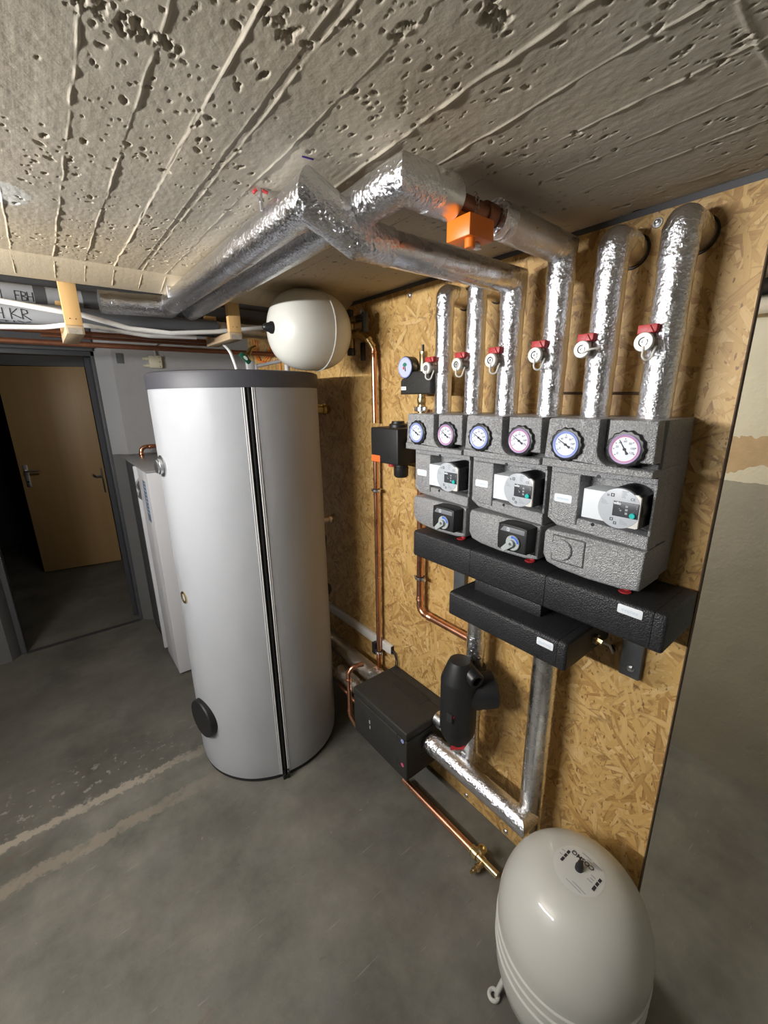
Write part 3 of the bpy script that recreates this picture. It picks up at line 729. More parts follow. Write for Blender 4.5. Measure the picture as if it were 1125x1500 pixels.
# bracket and valve block behind it
vb = thing('vessel_valve_block', 'dull brass valve block with black handles between vessel and strand board', 'valve', (1.05, 1.46, 1.86))
bm = BM(); cyl(bm, (0.99, 1.51, 1.902), (1.115, 1.51, 1.902), 0.017, 20); cyl(bm, (1.04, 1.51, 1.85), (1.04, 1.51, 1.96), 0.016, 20); lathe(bm, [(0.024, 0), (0.024, 0.022)], (1.03, 1.51, 1.902), (1, 0, 0), 6)
cyl(bm, (1.04, 1.51, 1.955), (1.04, 1.455, 1.955), 0.014, 18); obj('brass_body', bm, 'brass_dark', vb)
bm = BM(); tube(bm, [(1.04, 1.505, 1.905), (1.055, 1.465, 1.905), (1.075, 1.43, 1.872)], 0.0155, 18, rad=0.03, step=0.006); lathe(bm, [(0.019, 0), (0.019, 0.014)], (1.05, 1.475, 1.906), (0.4, -1, 0), 6); obj('brass_elbow', bm, 'brass_dark', vb)
bm = BM(); cyl(bm, (1.04, 1.51, 1.958), (1.04, 1.51, 1.995), 0.013, 18, 0.002); obj('vent_cap', bm, 'blackp', vb)
bm = BM(); cyl(bm, (1.04, 1.458, 1.955), (1.04, 1.42, 1.955), 0.014, 16, 0.002); box(bm, (1.03, 1.40, 1.90), (1.05, 1.422, 1.975), 0.005); obj('black_handle', bm, 'blackp', vb)
bm = BM(); cyl(bm, (1.04, 1.51, 1.85), (1.04, 1.51, 1.822), 0.017, 18, 0.003); box(bm, (1.058, 1.455, 1.80), (1.074, 1.475, 1.87), 0.004); obj('black_knob', bm, 'blackp', vb)

GX, GY, GR, GT = 0.858, 0.311, 0.187, 0.500
fv = thing('floor_expansion_vessel', 'large white expansion vessel standing on the floor in front of the strand board', 'vessel', (GX, GY, 0))
bm = BM(); prof = [(0.0, 0.022), (0.08, 0.026), (0.14, 0.05), (0.172, 0.09), (0.183, 0.14), (0.186, 0.19)]
zz = 0.20
for k in range(3):
    prof += [(0.186, zz), (0.1895, zz+0.004), (0.1895, zz+0.009), (0.186, zz+0.013)]; zz += 0.034
prof += [(0.187, 0.315)]
for k in range(1, 15):
    t = PI/2*k/14; prof.append((GR*max(0.0, math.cos(t))**0.66 if k < 14 else 0.0, 0.315+(GT-0.315)*math.sin(t)**1.12))
lathe(bm, prof, (GX, GY, 0), (0, 0, 1), 96, caps=False); obj('shell', bm, 'vessel2', fv)
for k in range(3):
    t = math.radians(140+120*k); c = Vector((GX+0.165*math.cos(t), GY+0.165*math.sin(t), 0))
    bm = BM(); e = Vector((math.cos(t), math.sin(t), 0)); tube(bm, [c+Vector((0, 0, 0.10))-e*0.01, c+e*0.012+Vector((0, 0, 0.02)), c+e*0.012], 0.008, 10, rad=0.02); torus(bm, c+e*0.022+Vector((0, 0, 0.006)), (0, 0, 1), 0.013, 0.0055, 24); obj('foot', bm, 'vessel2', fv)
lx = Vector((0.05, 1, 0)).normalized(); ly = Vector((0, 0, 1)).cross(lx)       # reading direction of the label
lc = Vector((GX-0.002, GY-0.001, GT))
def topz(r):
    # height of the vessel crown at radius r, from its profile
    for (r0, z0), (r1, z1) in zip(prof[::-1], prof[::-1][1:]):
        if r0 <= r <= r1: return z0+(z1-z0)*(r-r0)/(r1-r0+1e-9)
    return GT
def lab(u, v, w_=0.0):
    p = lc+lx*u*1.3+ly*v*1.3; r = math.hypot(p.x-GX, p.y-GY)
    return Vector((p.x, p.y, topz(r)+w_))
def lab_patch(bm, u0, v0, u1, v1, w_=0.0012, n=4):
    G = [[bm.verts.new(lab(u0+(u1-u0)*i/n, v0+(v1-v0)*j/n, w_)) for j in range(n+1)] for i in range(n+1)]
    for i in range(n):
        for j in range(n): bm.faces.new((G[i][j], G[i+1][j], G[i+1][j+1], G[i][j+1]))
bm = BM(); ctr = bm.verts.new(lab(0, 0, 0.0006)); prev = [ctr]*40; first = True
for rr in (0.012, 0.024, 0.036, 0.046):
    ring = [bm.verts.new(lab(rr*math.cos(2*PI*k/40), rr*math.sin(2*PI*k/40), 0.0006)) for k in range(40)]
    for k in range(40):
        j = (k+1) % 40
        if first: bm.faces.new((ctr, ring[k], ring[j]))
        else: bm.faces.new((prev[k], ring[k], ring[j], prev[j]))
    prev = ring; first = False
lb = obj('label', bm, 'label_clear', fv)
bm = BM()
for (u0, v0, u1, v1) in ((-0.037, -0.017, -0.032, -0.009), (-0.037, -0.007, -0.032, 0.001), (-0.037, 0.003, -0.032, 0.013), (0.027, -0.017, 0.032, -0.009), (0.027, -0.007, 0.032, 0.001), (0.027, 0.003, 0.032, 0.013)): lab_patch(bm, u0, v0, u1, v1)
obj('label_bars', bm, 'ink', lb)
bm = BM()
for (u0, v0, u1, v1) in ((-0.028, -0.035, -0.01, -0.0325), (-0.006, -0.036, 0.012, -0.0335), (-0.024, -0.030, 0.0, -0.0285), (-0.028, -0.010, -0.019, -0.008), (-0.028, -0.004, -0.021, -0.002), (-0.028, 0.002, -0.018, 0.004), (0.034, -0.01, 0.041, -0.008), (0.034, 0.0, 0.040, 0.002), (-0.03, 0.029, -0.004, 0.0305), (-0.024, 0.034, 0.006, 0.0355), (0.02, -0.027, 0.026, -0.022)): lab_patch(bm, u0, v0, u1, v1, 0.0012)
obj('label_lines', bm, 'ink_grey', lb)
text('label_text', 'COSMO', 0.0125, lambda u, v: lab(u+0.004, v-0.0215, 0.0014), 'ink', lb, 0.0003)
bm = BM(); lathe(bm, [(0.010, 0), (0.010, 0.012), (0.0075, 0.018), (0.006, 0.026), (0.0, 0.027)], lab(0, 0)-Vector((0, 0, 0.002)), (0.1, -0.05, 1), 20); obj('valve_cap', bm, 'blackp', fv)

# ================================================================== PUMP GROUPS
def make_group(yL, label, plug=False):
    """one 0.24 m wide pump station; yL = left edge as seen from the room"""
    g = thing('pump_group', label, 'pump group', (1.03, yL-0.12, 1.235), None)
    f = facing(0.0, yL)                        # use absolute x through w = -x
    P = lambda u, v, x: Vector((x, yL-u, v))
    W = 0.239
    pf = lambda x1, x0: (lambda u, v, w_: Vector((x1 if w_ > 0.5 else x0, yL-u, v)))
    def plate(bm, pts, xf, xb, bev=0.004):
        return prism(bm, pts, lambda u, v, w_: Vector((xb+(xf-xb)*w_, yL-u, v)), 0.0, 1.0, bev, 3)
    # upper shell with the two thermometer bays
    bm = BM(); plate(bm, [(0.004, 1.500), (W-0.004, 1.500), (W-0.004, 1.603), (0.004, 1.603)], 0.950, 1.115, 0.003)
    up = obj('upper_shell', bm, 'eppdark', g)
    jx = []
    for k in range(9):
        t = PI+PI/2*k/8*1.0; jx.append((0.158+0.034*math.cos(t), 1.541+0.034*math.sin(t)))
    left = [(0.003, 1.512)] + [(W-0.002, 1.500)] + [(W-0.002, 1.507)] + jx[::-1] + [(0.124, 1.604), (0.012, 1.604), (0.008, 1.60)]
    bm = BM(); plate(bm, left, 0.916, 0.952, 0.0045); obj('front_shell', bm, 'epp', g)
    jr = []
    for k in range(9):
        t = PI+PI/2*k/8; jr.append((0.163+0.020*math.cos(t), 1.541+0.021*math.sin(t)))
    right = jr + [(W-0.003, 1.520), (W-0.005, 1.604), (0.143, 1.604)]
    bm = BM(); plate(bm, right, 0.917, 0.952, 0.0045); obj('front_shell', bm, 'epp', g)
    bm = BM(); plate(bm, [(0.000, 1.492), (W-0.0005, 1.492), (W-0.0005, 1.506), (0.000, 1.512)], 0.9135, 1.10, 0.004); obj('lip', bm, 'epp', g)
    bm = BM(); plate(bm, [(0.003, 1.49), (W-0.002, 1.49), (W-0.004, 1.6035), (0.006, 1.6035)], 0.965, 1.118, 0.006); obj('back_shell', bm, 'epp', g)
    # middle shell: frame round the pump bay
    zb, zt = 1.332, 1.492
    bm = BM(); plate(bm, [(0.006, zb+0.02), (0.02, zb), (W-0.004, zb), (W-0.002, zt), (0.004, zt)], 1.0, 1.118, 0.004); obj('middle_shell', bm, 'epp', g)
    bm = BM(); plate(bm, rrect(0.092, zb+0.030, W-0.012, zt-0.016, 0.003), 0.9995, 1.0005-0.001, 0.0); bm.free()
    bm = BM()
    plate(bm, [(0.004, zb+0.026), (0.03, zb+0.010), (W-0.003, zb-0.001), (W-0.003, zb+0.030), (0.093, zb+0.038), (0.004, zb+0.038)], 0.953, 1.001, 0.004)
    obj('bay_frame', bm, 'epp', g)
    bm = BM(); plate(bm, [(0.004, zt-0.018), (W-0.002, zt-0.018), (W-0.002, zt), (0.004, zt)], 0.954, 1.001, 0.003); obj('bay_frame', bm, 'epp', g)
    bm = BM(); plate(bm, [(W-0.0085, zb+0.03), (W-0.0025, zb+0.03), (W-0.0025, zt-0.018), (W-0.0085, zt-0.018)], 0.958, 1.001, 0.003); obj('bay_frame', bm, 'epp', g)
    bm = BM(); plate(bm, [(0.004, zb+0.036), (0.013, zb+0.036), (0.013, zt-0.017), (0.004, zt-0.017)], 0.955, 1.001, 0.002); obj('bay_frame', bm, 'epp', g)
    # left door with sticker
    pr = [(0.015, zb+0.036), (0.030, zb+0.024), (0.080, zb+0.022), (0.080, zt-0.017), (0.015, zt-0.017)]
    bm = BM(); plate(bm, pr, 0.948, 1.0, 0.004); dp = obj('side_cover', bm, 'epp', g)
    bm = BM(); st = rrect(0.021, 1.404, 0.066, 1.423, 0.004); st = [(u, v+0.0022*math.sin((u-0.021)/0.045*PI)*(1 if v > 1.414 else -1)) for u, v in st]
    plate(bm, st, 0.9468, 0.949, 0.0006); sk = obj('sticker', bm, 'sticker', dp)
    text('sticker_print', 'evenes', 0.0105, lambda u, v: P(0.0435+u, 1.4135+v, 0.9465), 'pale_print', dp)
    # lower shell
    lb_ = [(0.004, 1.262), (0.016, 1.242), (0.05, 1.234), (0.12, 1.229), (0.20, 1.231), (W-0.004, 1.238), (W-0.0015, 1.330), (0.10, 1.331), (0.010, 1.329), (0.004, 1.318)]
    bm = BM(); plate(bm, lb_, 0.946, 1.06, 0.006); obj('lower_shell', bm, 'epp', g)
    bm = BM(); plate(bm, [(0.012, 1.25), (W-0.006, 1.243), (W-0.004, 1.332), (0.012, 1.332)], 1.055, 1.116, 0.004); obj('lower_back_shell', bm, 'epp', g)
    # valve union below
    bm = BM(); cyl(bm, P(0.200, 1.2172, 0.972), P(0.200, 1.2195, 0.972), 0.0135, 24, 0.001); cyl(bm, P(0.200, 1.2172, 0.985), P(0.200, 1.24, 0.985), 0.008, 16); obj('red_gasket', bm, 'red', g)
    # thermometers
    def gauge(u, z, blue):
        x = 0.925
        bm = BM(); n = 56; pts = []
        for k in range(n):
            t = 2*PI*k/n; r = 0.0372+0.0015*math.cos(14*t); pts.append((u+r*math.cos(t), z+r*math.sin(t)))
        plate(bm, pts, x-0.017, x+0.03, 0.003); b = obj('thermometer', bm, 'blackp', g)
        b['label'] = 'blue ringed thermometer' if blue else 'red ringed thermometer'
        bm = BM(); lathe(bm, [(0.0302, 0.0), (0.0302, 0.003), (0.029, 0.0036), (0.0245, 0.0022), (0.0245, 0.0)], P(u, z, x-0.016), (-1, 0, 0), 40, caps=False); obj('rim', bm, 'lilac_b' if blue else 'lilac_r', b)
        bm = BM(); lathe(bm, [(0.0258, 0.0), (0.0258, 0.0031), (0.0245, 0.0031), (0.0245, 0.0)], P(u, z, x-0.016), (-1, 0, 0), 40, caps=False); obj('ring', bm, 'blue_ring' if blue else 'red_ring', b)
        bm = BM(); cyl(bm, P(u, z, x-0.0165), P(u, z, x-0.0182), 0.0248, 40); obj('dial', bm, 'dial', b)
        xd = x-0.0185
        bm = BM()
        for k, s in enumerate((215, 180, 147, 90, 42, 10, -25)):
            t = math.radians(s); r0, r1 = 0.0195, 0.0222; c, q = math.cos(t), math.sin(t)
            tx, ty = -q*0.0007, c*0.0007
            vs = [bm.verts.new(P(u+a, z+b_, xd)) for a, b_ in ((c*r0+tx, q*r0+ty), (c*r1+tx, q*r1+ty), (c*r1-tx, q*r1-ty), (c*r0-tx, q*r0-ty))]; bm.faces.new(vs)
        obj('tick_marks', bm, 'ink', b)
        for s, lbl in ((215, '0'), (165, '20'), (128, '40'), (90, '60'), (48, '80'), (8, '100'), (-25, '120')):
            t = math.radians(s); text('numeral', lbl, 0.0062, lambda a, c_, t=t: P(u+0.0152*math.cos(t)+a, z+0.0158*math.sin(t)+c_, xd), 'ink', b)
        ang = math.radians(148 if blue else (146 if not plug else 122))
        c, q = math.cos(ang), math.sin(ang)
        bm = BM()
        prism(bm, [(u+c*0.0215-q*0.0004, z+q*0.0215+c*0.0004), (u+c*0.0215+q*0.0004, z+q*0.0215-c*0.0004), (u+q*0.0012, z-c*0.0012), (u-c*0.006+q*0.0015, z-q*0.006-c*0.0015), (u-c*0.011+q*0.003, z-q*0.011-c*0.003), (u-c*0.0125, z-q*0.0125), (u-c*0.011-q*0.003, z-q*0.011+c*0.003), (u-c*0.006-q*0.0015, z-q*0.006+c*0.0015), (u-q*0.0012, z+c*0.0012)], lambda a, b_, w_: P(a, b_, x-0.0187-w_), 0, 0.0006)
        cyl(bm, P(u, z, x-0.0185), P(u, z, x-0.0205), 0.0028, 14); obj('needle', bm, 'ink', b)
    gauge(0.058, 1.547, True); gauge(0.183, 1.547, False)
    # circulation pump
    pu, pz = 0.183, 1.421; px = 0.918
    bm = BM(); cyl(bm, P(pu, pz, 1.0), P(pu, pz, 0.926), 0.044, 40, 0.003); pump = obj('circulation_pump', bm, 'blackp', g)
    bm = BM(); plate(bm, [(pu, pz-0.038), (pu+0.0415, pz-0.038), (pu+0.0415, pz+0.030), (pu, pz+0.030)], 0.925, 0.995, 0.002); obj('pump_back', bm, 'blackp', pump)
    dsc = []
    for k in range(48):
        t = 2*PI*k/48; u_, v_ = 0.0435*math.cos(t), 0.0435*math.sin(t); dsc.append((pu+min(u_, 0.0400), pz+v_))
    bm = BM(); plate(bm, dsc, px, px+0.009, 0.0012); fc = obj('pump_face', bm, 'pumpface', pump)
    bm = BM(); plate(bm, [(pu+0.01, pz+0.034), (pu+0.034, pz+0.034), (pu+0.041, pz+0.029), (pu+0.041, pz-0.036), (pu+0.036, pz-0.038), (pu+0.01, pz-0.038)], px+0.0006, px+0.006, 0.001); obj('pump_face_plate', bm, 'white', pump)
    bm = BM(); plate(bm, [(0.104, 1.386), (0.165, 1.386), (0.165, 1.452), (0.104, 1.452)], 0.921, 0.985, 0.002); obj('terminal_box', bm, 'sticker', pump)
    bm = BM(); plate(bm, rrect(0.171, 1.404, 0.2225, 1.437, 0.0015), px-0.0008, px+0.001); obj('control_panel', bm, 'pumppanel', pump)
    bm = BM(); cyl(bm, P(0.2125, 1.411, px), P(0.2125, 1.411, px-0.006), 0.0058, 24, 0.001); obj('control_knob', bm, 'teal', pump)
    text('panel_print', 'wilo', 0.0085, lambda u, v: P(0.1795+u, 1.4325+v, px-0.0012), 'sticker', pump, 0.0003)
    text('panel_print', '✶', 0.006, lambda u, v: P(0.188+u, 1.418+v, px-0.0012), 'sticker', pump) if False else None
    bm = BM()
    def pq(bm, u0, v0, u1, v1, x=px-0.0012):
        bm.faces.new([bm.verts.new(P(a, b_, x)) for a, b_ in ((u0, v0), (u1, v0), (u1, v1), (u0, v1))])
    for k in range(3): pq(bm, 0.1965, 1.411+0.0075*k, 0.2015, 1.4155+0.0075*k); 
    for (a, b_) in ((0.2175, 1.430), (0.2175, 1.4265)): pq(bm, a, b_, a+0.0014, b_+0.0014)
    pq(bm, 0.186, 1.4165, 0.1895, 1.4195); pq(bm, 0.184, 1.4205, 0.1858, 1.4222)
    obj('panel_print', bm, 'ink_grey', pump)
    bm = BM(); x_ = px-0.0004
    for k in range(5): pq(bm, 0.186, 1.4585-0.0032*k, 0.186+(0.013, 0.009, 0.011, 0.007, 0.008)[k], 1.4600-0.0032*k, x_)
    for k in range(4): pq(bm, 0.146, 1.4365-0.003*k, 0.146+(0.005, 0.010, 0.012, 0.015)[k], 1.4376-0.003*k, x_)
    for k in range(4): pq(bm, 0.188, 1.3975-0.003*k, 0.188+(0.005, 0.010, 0.015, 0.016)[k], 1.3987-0.003*k, x_)
    obj('face_print', bm, 'ink_grey', pump)
    bm = BM()
    for (a, b_, s) in ((0.157, 1.445, 0.004), (0.1645, 1.445, 0.007), (0.168, 1.393, 0.0065), (0.176, 1.386, 0.006)):
        pq(bm, a, b_, a+s, b_+s*0.22, x_); pq(bm, a, b_+s*0.78, a+s, b_+s, x_); pq(bm, a, b_, a+s*0.22, b_+s, x_); pq(bm, a+s*0.78, b_, a+s, b_+s, x_)
    obj('face_symbols', bm, 'ink', pump)
    text('face_symbols', 'CE', 0.008, lambda u, v: P(0.2085+u, 1.4445+v, x_), 'ink', pump)
    # screws notches
    bm = BM()
    for u_, v_ in ((0.118, zb+0.0315), (0.118, zt-0.0155)): cyl(bm, P(u_, v_, 0.9525), P(u_, v_, 0.956), 0.0042, 14)
    obj('notch', bm, 'blackp', g)
    if not plug:
        # mixer actuator
        au, az = 0.187, 1.293; af = 0.903
        au -= 0.003
        out = [(au-0.0445, az-0.034), (au-0.030, az-0.0365), (au+0.030, az-0.0345), (au+0.043, az-0.034), (au+0.044, az+0.034), (au+0.025, az+0.037), (au-0.02, az+0.0375), (au-0.0435, az+0.035), (au-0.046, az)]
        bm = BM(); plate(bm, out, af, 0.950, 0.004); ac = obj('mixer_actuator', bm, 'blackm', g)
        bm = BM(); plate(bm, [(au-0.022, az+0.0165), (au+0.037, az+0.0165), (au+0.037, az+0.0295), (au-0.026, az+0.0310), (au-0.032, az+0.024), (au-0.038, az+0.0165)], af-0.0004, af+0.001); obj('plaque', bm, 'plaque', ac)
        bm = BM(); torus(bm, P(au-0.012, az+0.0235, af-0.0006), (1, 0, 0), 0.0042, 0.0008, 24, 6); pq(bm, au-0.0126, az+0.0215, au-0.0114, az+0.0255, af-0.0007); obj('plaque_print', bm, 'sticker', ac)
        kc = (au+0.006, az-0.009)
        bm = BM(); cyl(bm, P(*kc, af), P(*kc, af-0.006), 0.0205, 40, 0.0015); obj('position_disc', bm, 'lever', ac)
        bm = BM(); ar = []
        for k in range(12): t = math.radians(100-8.6*k); ar.append((kc[0]+0.0192*math.cos(t), kc[1]+0.0192*math.sin(t)))
        for k in range(12): t = math.radians(5+8.6*k); ar.append((kc[0]+0.0135*math.cos(t), kc[1]+0.0135*math.sin(t)))
        plate(bm, ar, af-0.0066, af-0.0058); plate(bm, [(kc[0]-0.004, kc[1]+0.0125), (kc[0]+0.0005, kc[1]+0.0125), (kc[0]+0.0005, kc[1]+0.0192), (kc[0]-0.004, kc[1]+0.0192)], af-0.0066, af-0.0058); obj('position_scale', bm, 'blue', ac)
        t = math.radians(222); c, s_ = math.cos(t), math.sin(t)
        lv = []
        for (l, w_) in ((0.033, 0.0062), (0.0, 0.0095)): lv.append((kc[0]+c*l-s_*w_, kc[1]+s_*l+c*w_))
        for k in range(1, 6): tt = t+PI/2+PI*k/6; lv.append((kc[0]+0.0095*math.cos(tt), kc[1]+0.0095*math.sin(tt)))
        for (l, w_) in ((0.0, -0.0095), (0.033, -0.0062)): lv.append((kc[0]+c*l-s_*w_, kc[1]+s_*l+c*w_))
        lv = [lv[0]]+lv[1:]
        bm = BM(); plate(bm, lv, af-0.015, af-0.006, 0.002); obj('mixer_lever', bm, 'lever', ac)
        bm = BM(); cyl(bm, P(*kc, af-0.0145), P(*kc, af-0.0158), 0.0042, 18); obj('lever_screw', bm, 'chrome', ac)
        bm = BM()
        for a, b_ in ((au-0.0375, az+0.031), (au+0.037, az-0.030)): cyl(bm, P(a, b_, af+0.001), P(a, b_, af-0.001), 0.002, 10)
        obj('corner_screw', bm, 'blackp', ac)
    else:
        bm = BM(); plate(bm, rrect(0.028, 1.252, 0.112, 1.321, 0.004), 0.9445, 0.947); pl = obj('knockout_outline', bm, 'eppdark', g)
        bm = BM(); plate(bm, rrect(0.031, 1.255, 0.110, 1.318, 0.004), 0.9425, 0.947, 0.002); obj('knockout_panel', bm, 'epp', pl)
        bm = BM(); cyl(bm, P(0.056, 1.287, 0.9435), P(0.056, 1.287, 0.9365), 0.0265, 36, 0.002); obj('knockout_disc', bm, 'epp', pl)
    return g
GL = [1.0325, 0.7865, 0.5415]
g1 = make_group(GL[1], 'middle grey foam pump group, mixer box below, wider pump face than its left neighbour')
g1['label'] = 'middle grey foam pump group between two others, black mixer box on it'
g2 = copy_tree(g1, (0, GL[0]-GL[1], 0)); g2['label'] = 'leftmost grey foam pump group, black mixer box, beside the thin copper pipe'
g3 = make_group(GL[2], 'rightmost grey foam pump group with round blank knockout instead of mixer box', True)
for g in (g1, g2, g3): g['group'] = 'grey foam pump groups on the strand board'

# ================================================================== MANIFOLDS
mf = thing('manifold', 'long black foam manifold bar carrying the three grey pump groups', 'manifold', (1.02, 0.63, 1.127))
segs = [(0.997, 0.752), (0.751, 0.508), (0.507, 0.262), (0.2615, 0.237)]
def mpoly(z0, z1, x0, x1): return [(x0, z0), (x1, z0), (x1, z1), (x0, z1)]
for a, b in segs:
    bm = BM(); prism(bm, rrect(0.920, 1.127, 1.104, 1.217, 0.008, 3), lambda u, v, w_: Vector((u, w_, v)), a, b, 0.002 if a-b > 0.1 else 0.007, 3)
    obj('shell_segment', bm, 'eppb', mf)
def sticker(parent, x, y0, y1, z0, z1, nm):
    bm = BM(); pts = rrect(0, z0, y0-y1, z1, 0.003)
    pts = [(u, v+0.0016*math.sin(u/(y0-y1)*PI)*(1 if v > (z0+z1)/2 else -1)) for u, v in pts]
    prism(bm, pts, facing(x, y0), 0, 0.0015, 0.0005); st = obj('sticker', bm, 'sticker', parent)
    text('sticker_print', nm, (z1-z0)*0.62, lambda u, v: Vector((x-0.0017, (y0+y1)/2-u, (z0+z1)/2+v)), 'pale_print', st)
sticker(mf, 0.920, 0.333, 0.282, 1.190, 1.210, 'evenes')
sp = thing('hydraulic_separator', 'shorter black foam separator bar hung under the long manifold', 'separator', (0.98, 0.6, 1.02))
for a, b in ((0.772, 0.428), (0.4275, 0.405)):
    bm = BM(); prism(bm, rrect(0.858, 1.018, 1.09, 1.094, 0.009, 3), lambda u, v, w_: Vector((u, w_, v)), a, b, 0.002 if a-b > 0.1 else 0.007, 3); obj('shell_segment', bm, 'eppb', sp)
bm = BM(); box(bm, (0.925, 0.515, 1.088), (1.085, 0.735, 1.128), 0.005); obj('raised_step', bm, 'eppb', sp)
sticker(sp, 0.858, 0.481, 0.437, 1.062, 1.081, 'evenes')
bm = BM(); cyl(bm, (1.0, 0.406, 1.055), (1.0, 0.396, 1.055), 0.013, 12); cyl(bm, (1.0, 0.398, 1.055), (1.0, 0.384, 1.053), 0.008, 6); obj('sensor_socket', bm, 'brass', sp)
sc = thing('sensor_cable', 'short grey sensor cable looping from separator end into the strand board', 'cable', (1.05, 0.39, 1.0))
bm = BM(); tube(bm, [(1.0, 0.386, 1.053), (1.03, 0.378, 1.035), (1.08, 0.385, 0.985), (1.112, 0.400, 0.985)], 0.0032, 10, rad=0.03, step=0.006); obj('cable', bm, 'conduit', sc)
bm = BM(); cyl(bm, (1.095, 0.392, 0.986), (1.118, 0.404, 0.982), 0.006, 12, 0.001); obj('grommet', bm, 'blackp', sc)
def bracket(y0, y1, z0, z1, lab, bolt=True):
    t = thing('mounting_bracket', lab, 'bracket', (1.11, (y0+y1)/2, z0))
    bm = BM(); box(bm, (1.100, y1, z0), (1.108, y0, z1), 0.002); box(bm, (1.108, y1, z0), (1.1195, y1+0.004, z1), 0.0)
    obj('plate', bm, 'galv', t)
    if not bolt: return
    c = ((y0+y1)/2-0.003, z0+0.028)
    bm = BM(); cyl(bm, (1.100, *c), (1.098, *c), 0.009, 20, 0.0005); lathe(bm, [(0.0065, 0), (0.0065, 0.005), (0.004, 0.006), (0, 0.006)], (1.098, *c), (-1, 0, 0), 6); obj('bolt', bm, 'chrome', t)
bracket(0.373, 0.323, 0.925, 1.14, 'dark grey steel bracket plate below right end of the long manifold')
bracket(0.972, 0.920, 0.94, 1.14, 'dark grey steel bracket plate half hidden above the short separator, left end', False)

# ================================================================== FOIL PIPES
PX = 1.026
PY = [0.976, 0.851, 0.731, 0.600, 0.482, 0.357]
PR = [0.0275, 0.0275, 0.031, 0.030, 0.032, 0.0325]
ZT = 1.6005
def foil(parent, pts, r, name='foil_jacket', mat='foil', rad=None, amp=0.0018, seed=0.0, step=0.007, n=32, lap=0.0):
    bm = BM(); tube(bm, pts, r, n, rad=r*0.55 if rad is None else rad, step=step, noise_amp=amp*0.4, seed=seed)
    return obj(name, bm, mat, parent)
def wrap(parent, pts, r, seed=0.0, amp=0.0042, name='tape_wrap', mit=False):
    bm = BM()
    if mit: miter(bm, pts, r, 40, 0.005, amp*0.62, seed)
    else: tube(bm, pts, r, 40, rad=r*0.5, step=0.005, noise_amp=amp*0.62, seed=seed, rfun=lambda L: 1.0+0.04*noise.noise(Vector((L*30, seed, 0))))
    return obj(name, bm, 'foil_tape', parent)
def rosette(parent, y, z, r):
    bm = BM(); torus(bm, (OX-0.0006, y, z), (1, 0, 0), r+0.002, 0.0022, 40, 6); obj('hole_edge', bm, 'blackp', parent)
def riser(i, ztop, label, yoff=0.0, taper=True):
    y, r = PY[i], PR[i]
    t = thing('foil_pipe', label, 'pipe', (PX, y, ZT))
    foil(t, [(PX, y, ZT), (PX, y, ztop-0.07)], r, seed=i*3.1, mat='foil')
    wrap(t, [(PX, y, ztop-0.075), (PX, y, ztop), (PX+0.07, y+yoff, ztop)], r*1.02, i*5.3, 0.0030)
    foil(t, [(PX+0.03, y+yoff*0.5, ztop-0.002), (OX-0.002, y+yoff*1.2, ztop-0.006)], r*1.0, 'wall_sleeve', 'foil_dull', seed=i, amp=0.0012); rosette(t, y+yoff*1.2, ztop-0.006, r*1.02)
    wrap(t, [(PX, y, 1.715), (PX, y, 1.79)], r*1.03, i*2.7, 0.0035)
    return t
riser(0, 1.956, 'leftmost foil pipe rising from the pump groups, beside the black safety group')
riser(1, 1.956, 'second foil pipe from the left above the pump groups')
riser(4, 1.972, 'foil pipe second from the right, bending into the board near the ceiling')
riser(5, 1.972, 'rightmost foil pipe, thickest looking, bending into the board near the ceiling')

# pipe 3: riser, run along the ceiling, then the long run to the far end
ZA, ZB, XL = 1.944, 1.998, 0.443
R3, RL = 0.0335, 0.0365
t3 = thing('foil_pipe', 'long foil pipe under the ceiling that bends sideways and drops as the third riser', 'pipe', (PX, PY[2], ZT))
foil(t3, [(PX, PY[2], ZT), (PX, PY[2], ZA-0.05)], PR[2], 'riser_jacket', seed=9.0)
wrap(t3, [(PX, PY[2], ZA-0.072), (PX, PY[2], ZA), (PX-0.06, PY[2], ZA)], R3*1.0, 1.7, 0.003, mit=True)
foil(t3, [(PX-0.05, PY[2], ZA), (0.56, PY[2], ZA)], R3, 'cross_run', 'foil_smooth', seed=4.0, amp=0.0014)
wrap(t3, [(PX, PY[2], 1.715), (PX, PY[2], 1.79)], PR[2]*1.03, 8.8, 0.0035)
wrap(t3, [(0.60, PY[2], ZA), (0.525, PY[2], ZA+0.002), (0.47, PY[2]+0.012, ZA+0.034), (XL-0.01, PY[2]+0.022, ZB-0.004)], R3*1.08, 2.2, 0.0030, 'offset_bend')
bm = BM(); miter(bm, [(XL+0.05, PY[2]+0.008, ZB-0.03), (XL-0.004, PY[2]+0.016, ZB), (XL, PY[2]+0.085, ZB)], RL*1.03, 40, 0.005, 0.0028, 6.0); obj('elbow_wrap', bm, 'foil_tape', t3)
foil(t3, [(XL, PY[2]+0.05, ZB), (XL, 1.84, ZB)], RL, 'long_run', 'foil', seed=7.0, amp=0.0018)
wrap(t3, [(XL, 1.06, ZB), (XL, 1.12, ZB)], RL*1.015, 3.9, 0.003)
wrap(t3, [(XL, 1.76, ZB), (XL, 1.845, ZB-0.004), (XL-0.08, 1.845, ZB-0.006)], RL*1.03, 5.1, 0.004, 'elbow_wrap', True)
foil(t3, [(XL-0.06, 1.845, ZB-0.006), (0.245, 1.845, ZB-0.010)], RL, 'end_run', 'foil', seed=11.0)
wrap(t3, [(0.285, 1.845, ZB-0.009), (0.225, 1.845, ZB-0.010)], RL*1.04, 12.3, 0.0045, 'end_wrap')
bm = BM()
